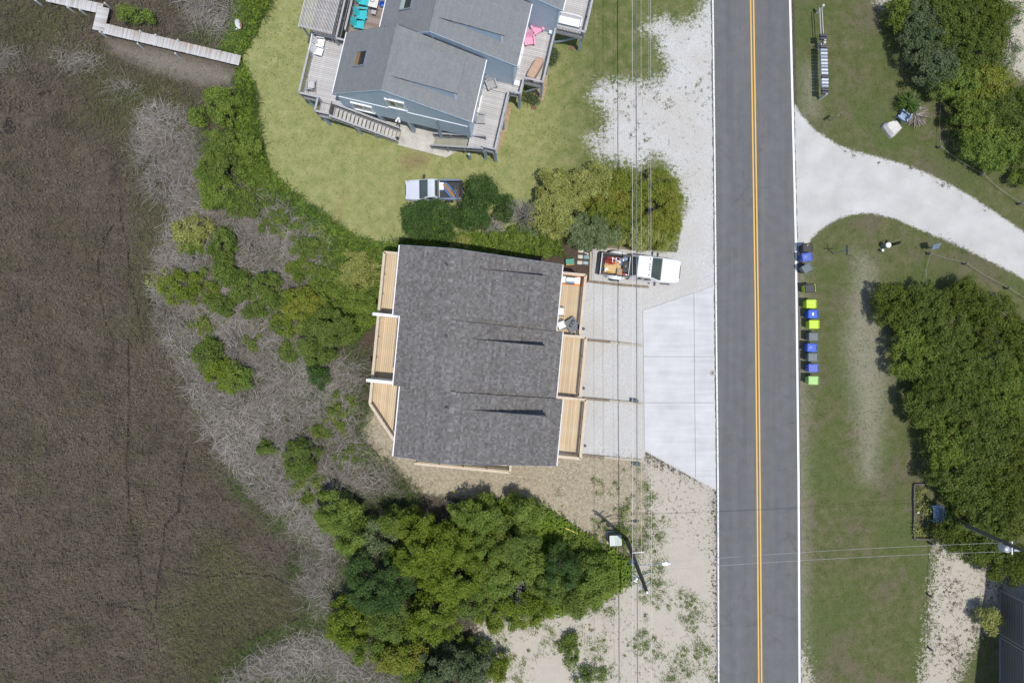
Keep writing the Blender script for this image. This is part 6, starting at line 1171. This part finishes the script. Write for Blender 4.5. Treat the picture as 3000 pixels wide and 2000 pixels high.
    MB().loft([sec(-.86, .22, .60), (sec(-.78, .31, .68)), sec(-.4, .35, .70), sec(.1, .34, .69), sec(.5, .33, .7), sec(.78, .28, .66), sec(.85, .2, .58)]).build('cover', tm, T, bevel=.04)
    p = W(1616, 88, zd + .3); T = thing('cooler_box', 'pale aqua cooler against the east deck railing', 'cooler', (p.x, p.y, zd), th); MB().box((0, 0, .17), (.32, .62, .34)).build('chest', mat('pale_aqua', [(.45,.58,.60)], .5), T, bevel=.03); MB().box((0, 0, .36), (.34, .64, .05)).build('lid', mat('aqua_lid', [(.58,.68,.69)], .5), T, bevel=.02)
    p = W(1511, 236, zd + .6); T = thing('white_step', 'white slatted step between the two east deck levels', 'step', (p.x, p.y, zd), th); 
    for i in range(4): MB().box((0, -.15 + i * .1, .16), (.62, .085, .03)).build('slat', wp, T)
    MB().box((-.28, 0, .08), (.04, .4, .15)).build('riser', wp, T); MB().box((.28, 0, .08), (.04, .4, .15)).build('riser', wp, T)
    # new deck: grill, mat, white chairs, dark table
    z1 = 3.13; at1 = lambda px, py, h: (W(px, py, z1 + h).x, W(px, py, z1 + h).y, z1); t5 = R(-5.5)
    T = thing('grill_mat', 'orange mat under the steel grill on the pine deck', 'mat', at1(1678, 822, 0), t5); MB().box((0, 0, .006), (1.5, .72, .012)).build('sheet', mat('orange_mat', [(.70,.20,.03),(.78,.27,.06)], .8), T)
    T = thing('gas_grill', 'stainless steel gas grill at the north end of the pine deck', 'grill', at1(1671, 820, .9), t5); ss = mat('stainless', [(.42,.45,.50),(.55,.58,.62)], .32, metal=.55, sc=4)
    MB().box((0, 0, .42), (.62, .46, .80)).build('cabinet', ss, T); MB().loft([[(-.33, -.26, .84), (.33, -.26, .84), (.33, .24, .84), (-.33, .24, .84)], [(-.33, -.24, .98), (.33, -.24, .98), (.33, .22, 1.0), (-.33, .22, 1.0)], [(-.32, -.10, 1.10), (.32, -.10, 1.10), (.32, .16, 1.10), (-.32, .16, 1.10)]]).build('hood', ss, T, bevel=.02)
    MB().box((-.52, .0, .86), (.40, .46, .04)).build('side_shelf', ss, T); MB().box((.52, .0, .86), (.40, .46, .04)).build('side_shelf', ss, T); MB().tube([(-.28, -.33, .95), (.28, -.33, .95)], .018, 8).build('handle', M['chrome'], T); MB().box((0, -.29, .80), (.62, .08, .12)).build('control_panel', M['black'], T)
    def chair(label, px, py, rz):
        T = thing('deck_chair', label, 'chair', at1(px, py, .45), rz); cm = mat('white_cushion', [(.66,.66,.64),(.74,.74,.72)], .8) if 'white_cushion' not in bpy.data.materials else bpy.data.materials['white_cushion']
        MB().box((0, 0, .42), (.56, .56, .12)).build('seat_cushion', cm, T, bevel=.03); MB().box((-.27, 0, .68), (.12, .56, .46)).build('back_cushion', cm, T, bevel=.03)
        for a in (-1, 1):
            MB().box((0, a * .31, .58), (.60, .05, .04)).build('armrest', M['black'], T)
            for b in (-1, 1): MB().box((b * .26, a * .30, .28), (.04, .04, .58)).build('leg', M['black'], T)
    chair('white cushioned chair under the eave, north of the other one', 1641, 912, t5); chair('white cushioned chair turned towards the dark table', 1646, 952, t5 + R(28))
    T = thing('dark_patio_table', 'dark slate-grey slatted patio table with a black bundle on it', 'table', at1(1677, 952, .5), R(32)); sm = mat('slate_table', [(.05,.065,.085),(.085,.10,.125)], .45, sc=5)
    for i in range(6): MB().box((0, -.425 + i * .17, .48), (.86, .162, .035)).build('slat', sm, T, bevel=.01)
    MB().box((0, 0, .44), (.80, .98, .05)).build('frame', sm, T)
    for a in (-1, 1):
        for b in (-1, 1): MB().box((a * .36, b * .42, .22), (.06, .06, .44)).build('leg', sm, T)
    q = at1(1675, 948, .55); T = thing('black_bundle', 'black plastic-wrapped bundle lying on the dark patio table', 'bundle', (q[0], q[1], z1 + .50), R(60)); MB().loft([[(x, -w_, 0), (x, w_, 0), (x, w_ * .6, h), (x, -w_ * .6, h)] for x, w_, h in ((-.3, .05, .04), (-.18, .13, .12), (.05, .10, .10), (.2, .14, .14), (.32, .05, .05))]).build('wrap', mat('shiny_black_plastic', [(.02,.02,.025),(.12,.12,.14)], .25, sc=14, bump=.8, bsc=16), T)
furniture()

# ---------------- small things round the new house
def small():
    tm = mat('bay_timber', [(.17,.13,.09),(.25,.20,.145)], .9, sc=5); tl = mat('pale_bay_timber', [(.36,.32,.25),(.45,.41,.33)], .9, sc=5)
    for l, segs in (('timber divider between the truck bay and the first gravel bay', [((1721, 824), (1810, 834), tm), ((1810, 834), (1900, 841), tm)]), ('timber divider between the first and second gravel bays', [((1723, 996), (1788, 1002), tm), ((1788, 1002), (1882, 1013), tl)]),
                    ('timber divider between the second and third gravel bays', [((1706, 1166), (1786, 1173), tm), ((1786, 1173), (1884, 1183), tl)]), ('timber divider along the southern gravel bay', [((1707, 1332), (1770, 1338), tm), ((1770, 1338), (1882, 1349), tl)]), ('timber edging between the soil bed and the truck bay', [((1731, 737), (1729, 821), tl)]), ('timber edging between the hedge and the truck bay', [((1733, 721), (1810, 726), tm), ((1810, 726), (1894, 733), tm)])):
        T = thing('timber_edging', l, 'timber', (0, 0, 0))
        for a, b, mt in segs: MB().bar(W(*a) + Vector((0, 0, .06)), W(*b) + Vector((0, 0, .06)), .17, .13).build('beam', mt, T)
    for px, py, l in ((1709.6, 963, 'black round drain cap by the first bay deck'), (1709.5, 1137, 'black round drain cap by the second bay deck'), (1714, 1305, 'black round drain cap by the third bay deck')):
        T = thing('drain_cap', l, 'drain cap', W(px, py), group='drain caps'); MB().lathe((0, 0, 0), [(.10, 0), (.10, .05), (.08, .06), (.02, .055)], 16).build('cap', M['black'], T); MB().ring((0, 0, .04), .1, .012, 16).build('rim', M['black'], T)
    # meter lids in the soil bed
    cr = mat('cream_lid', [(.46,.43,.36),(.60,.57,.50)], .8, sc=9); bl = mat('teal_lid', [(.13,.24,.28),(.22,.34,.38)], .6, sc=9)
    for i, (x0, x1, y0, y1, mt, l) in enumerate(((1694, 1709, 729, 740, cr, 'cream meter box lid, northern of three'), (1693, 1707.6, 747, 757.5, cr, 'cream meter box lid, middle of three'), (1691, 1706, 764, 774.5, cr, 'cream meter box lid, southern of three'), (1710, 1726, 748, 758.5, bl, 'blue-green meter box lid with a pale smudge'), (1708, 1723.5, 765, 775.5, bl, 'blue-green meter box lid with white lettering'))):
        p = W((x0 + x1) / 2, (y0 + y1) / 2); T = thing('meter_lid', l, 'meter lid', (p.x, p.y, 0), R(-3), 'meter lids in the soil bed'); a, b = (x1 - x0) / K, (y1 - y0) / K
        MB().box((0, 0, .02), (a, b, .07)).build('rim', mt, T, bevel=.02); MB().box((0, 0, .058), (a * .84, b * .78, .012)).build('cover', mt, T)
        if 'lettering' in l:
            cu = bpy.data.curves.new('lettering', 'FONT'); cu.body = 'water'; cu.size = .16; cu.align_x = 'CENTER'; cu.align_y = 'CENTER'; cu.extrude = .002; cu.materials.append(M['white']); to = bpy.data.objects.new('tmp', cu); COL.objects.link(to); me = bpy.data.meshes.new_from_object(to.evaluated_get(bpy.context.evaluated_depsgraph_get())); bpy.data.objects.remove(to); place('lettering', me, T, (0, 0, .067))
    p = W(1670, 767, .45); T = thing('green_box', 'green metal box with a yellow wooden front in the soil bed', 'box', (p.x, p.y, 0), R(5)); MB().box((0, .03, .22), (.66, .42, .46)).build('case', mat('green_steel', [(.03,.20,.13),(.05,.27,.18)], .5, sc=4), T, bevel=.01); MB().box((0, -.215, .20), (.66, .05, .42)).build('front_board', mat('yellow_wood', [(.60,.33,.07)], .7), T)
    p = W(1718, 742); T = thing('plastic_scrap', 'crumpled white plastic scrap on the soil bed', 'litter', (p.x, p.y, .02), R(-25)); MB().loft([[(x, -w_, 0), (x, w_, 0), (x, w_ * .5, h), (x, -w_ * .4, h * 1.2)] for x, w_, h in ((-.2, .02, .02), (-.1, .06, .07), (0, .03, .04), (.08, .09, .09), (.2, .03, .03))]).build('sheet', M['white'], T)
    for px, py, l, c in ((1859, 1174, 'dark open utility box at the end of the third bay divider', (.06,.09,.11)), (1864, 1359, 'dark green utility box south of the bays', (.03,.08,.06))):
        p = W(px, py, .3); T = thing('utility_box', l, 'utility box', (p.x, p.y, 0), R(-8)); q = mat('utility_box_' + ('a' if px < 1860 else 'b'), [c]); MB().box((0, 0, .14), (.56, .24, .30)).build('case', q, T, bevel=.02); MB().box((0, .01, .305), (.60, .27, .025)).build('lid', q, T)
    # bricks, pots and plants round the blue house
    bm = mat('red_brick_paver', [(.14,.07,.05),(.22,.12,.09)], .9, sc=9)
    for px, py, l in ((1674, 141, 'lone red paver set in the grass by the far deck'), (1574, 295, 'red paver in the grass, upper of two by the deck post'), (1564, 316, 'red paver in the grass, lower of two by the deck post')):
        tag(MB().box(W(px, py) + Vector((0, 0, .02)), (.42, .28, .06), R(-8)).build('paver', bm, bevel=.01), l, 'paver', 'red pavers')
    c = W(1555, 290); 
    gm = LEAF['grey']
    for px, py, r_, l in ((1620, 158, 15, 'silver-leaved plant at the far deck foot'), (1617, 174, 14, 'silver-leaved plant just below the upper silver plant'), (1553, 286, 18, 'silver-leaved plant beside the red pot')):
        tree(l, px, py, r_, r_, .55, 'blue', name='silver_plant', cat='plant', dens=110, leaf=(.12, .05))
    for px, py, l in ((1532, 277, 'red clay pot with a green plant at the deck corner'), (1612, 186, 'dark clay pot under the far deck edge')):
        p = W(px, py); T = thing('plant_pot', l, 'pot', (p.x, p.y, 0)); MB().lathe((0, 0, 0), [(.14, 0), (.2, .3), (.215, .3), (.215, .34), (.19, .33), (.17, .28)], 16).build('pot', mat('clay', [(.30,.10,.05)], .8) if 'clay' not in bpy.data.materials else bpy.data.materials['clay'], T); rng = np.random.default_rng(px); n = 90; P_ = rng.normal(size=(n, 3)) * .09 + np.array([0, 0, .42]); N_ = rng.normal(size=(n, 3)) * .5 + np.array([0, 0, 1]); V, F = leaves(P_, N_ / np.linalg.norm(N_, axis=1, keepdims=True), .12, .06, rng); npmesh('foliage', V, F, LEAF['bright'], np.repeat(rng.random(n), 3), T)
    p = W(1166, 408); T = thing('plant_pot', 'small dark object on the concrete at the foot of the west stairs', 'planter', (p.x, p.y, .05)); MB().lathe((0, 0, 0), [(.1, 0), (.13, .22), (.1, .24)], 12).build('pot', M['black'], T)
    # mulch strip
    struct(MB().prism([W2(*q) for q in [(1503, 268),(1512, 268),(1499, 320),(1483, 390),(1466, 435),(1446, 470),(1440, 468),(1455, 420),(1475, 340),(1490, 290)]], -.02, .025).build('mulch_strip', mat('wood_mulch', [(.25,.16,.08),(.48,.36,.22)], .95, sc=14, bump=.6)))
    struct(MB().prism([W2(*q) for q in [(1598, 200),(1608, 200),(1600, 262),(1590, 296),(1578, 294),(1560, 270),(1550, 250),(1588, 250)]], -.02, .025).build('mulch_strip', bpy.data.materials['wood_mulch']))
    # litter and branch on the lawn edge
    tag(MB().lathe(W(827, 553), [(.06, 0), (.08, .05), (.03, .10)], 9).build('lawn_marker', M['white']), 'small white marker at the curved lawn edge', 'marker')
    tag(MB().tube([W(1655, 1541) + Vector((0, 0, .5)), W(1705, 1563) + Vector((0, 0, .5))], .03, 6).build('yellow_guy_guard', mat('yellow_guard', [(.75,.55,.02)], .4)), 'yellow guy-wire guard in the weeds west of the cabinet', 'guy guard')
    tag(MB().tube([W(1302, 1463) + Vector((0, 0, .06)), W(1330, 1472) + Vector((0, 0, .1)), W(1352, 1486) + Vector((0, 0, .06))], [.05, .06, .04], 8).build('log', DEAD), 'grey log lying at the straw edge of the thicket', 'log')
    tag(MB().tube([W(715, 480) + Vector((0, 0, 1.6)), W(690, 482) + Vector((0, 0, 1.7)), W(676, 486) + Vector((0, 0, 1.5))], [.05, .06, .04], 8).build('log', DEAD), 'pale bare branch lying over the shrubs west of the lawn', 'branch')
    # small pond in the marsh
    struct(MB().prism([(W(25 + 17 * math.cos(a) * (1 + .2 * math.sin(3 * a)), 368 + 26 * math.sin(a)).x, W(25, 368 + 26 * math.sin(a)).y) for a in np.linspace(0, 6.1, 18)], -.2, -.06).build('pond', mat('brown_water', [(.035,.028,.02)], .08)))
    c = W(1330, 1440); 
    tag(MB().lathe(W(1332, 1441), [(.05, 0), (.08, .08), (.02, .16)], 8).build('yellow_flower', mat('yellow_petal', [(.75,.62,.02)], .6)), 'small yellow flower clump on the straw south of the townhouse', 'flower')
small()
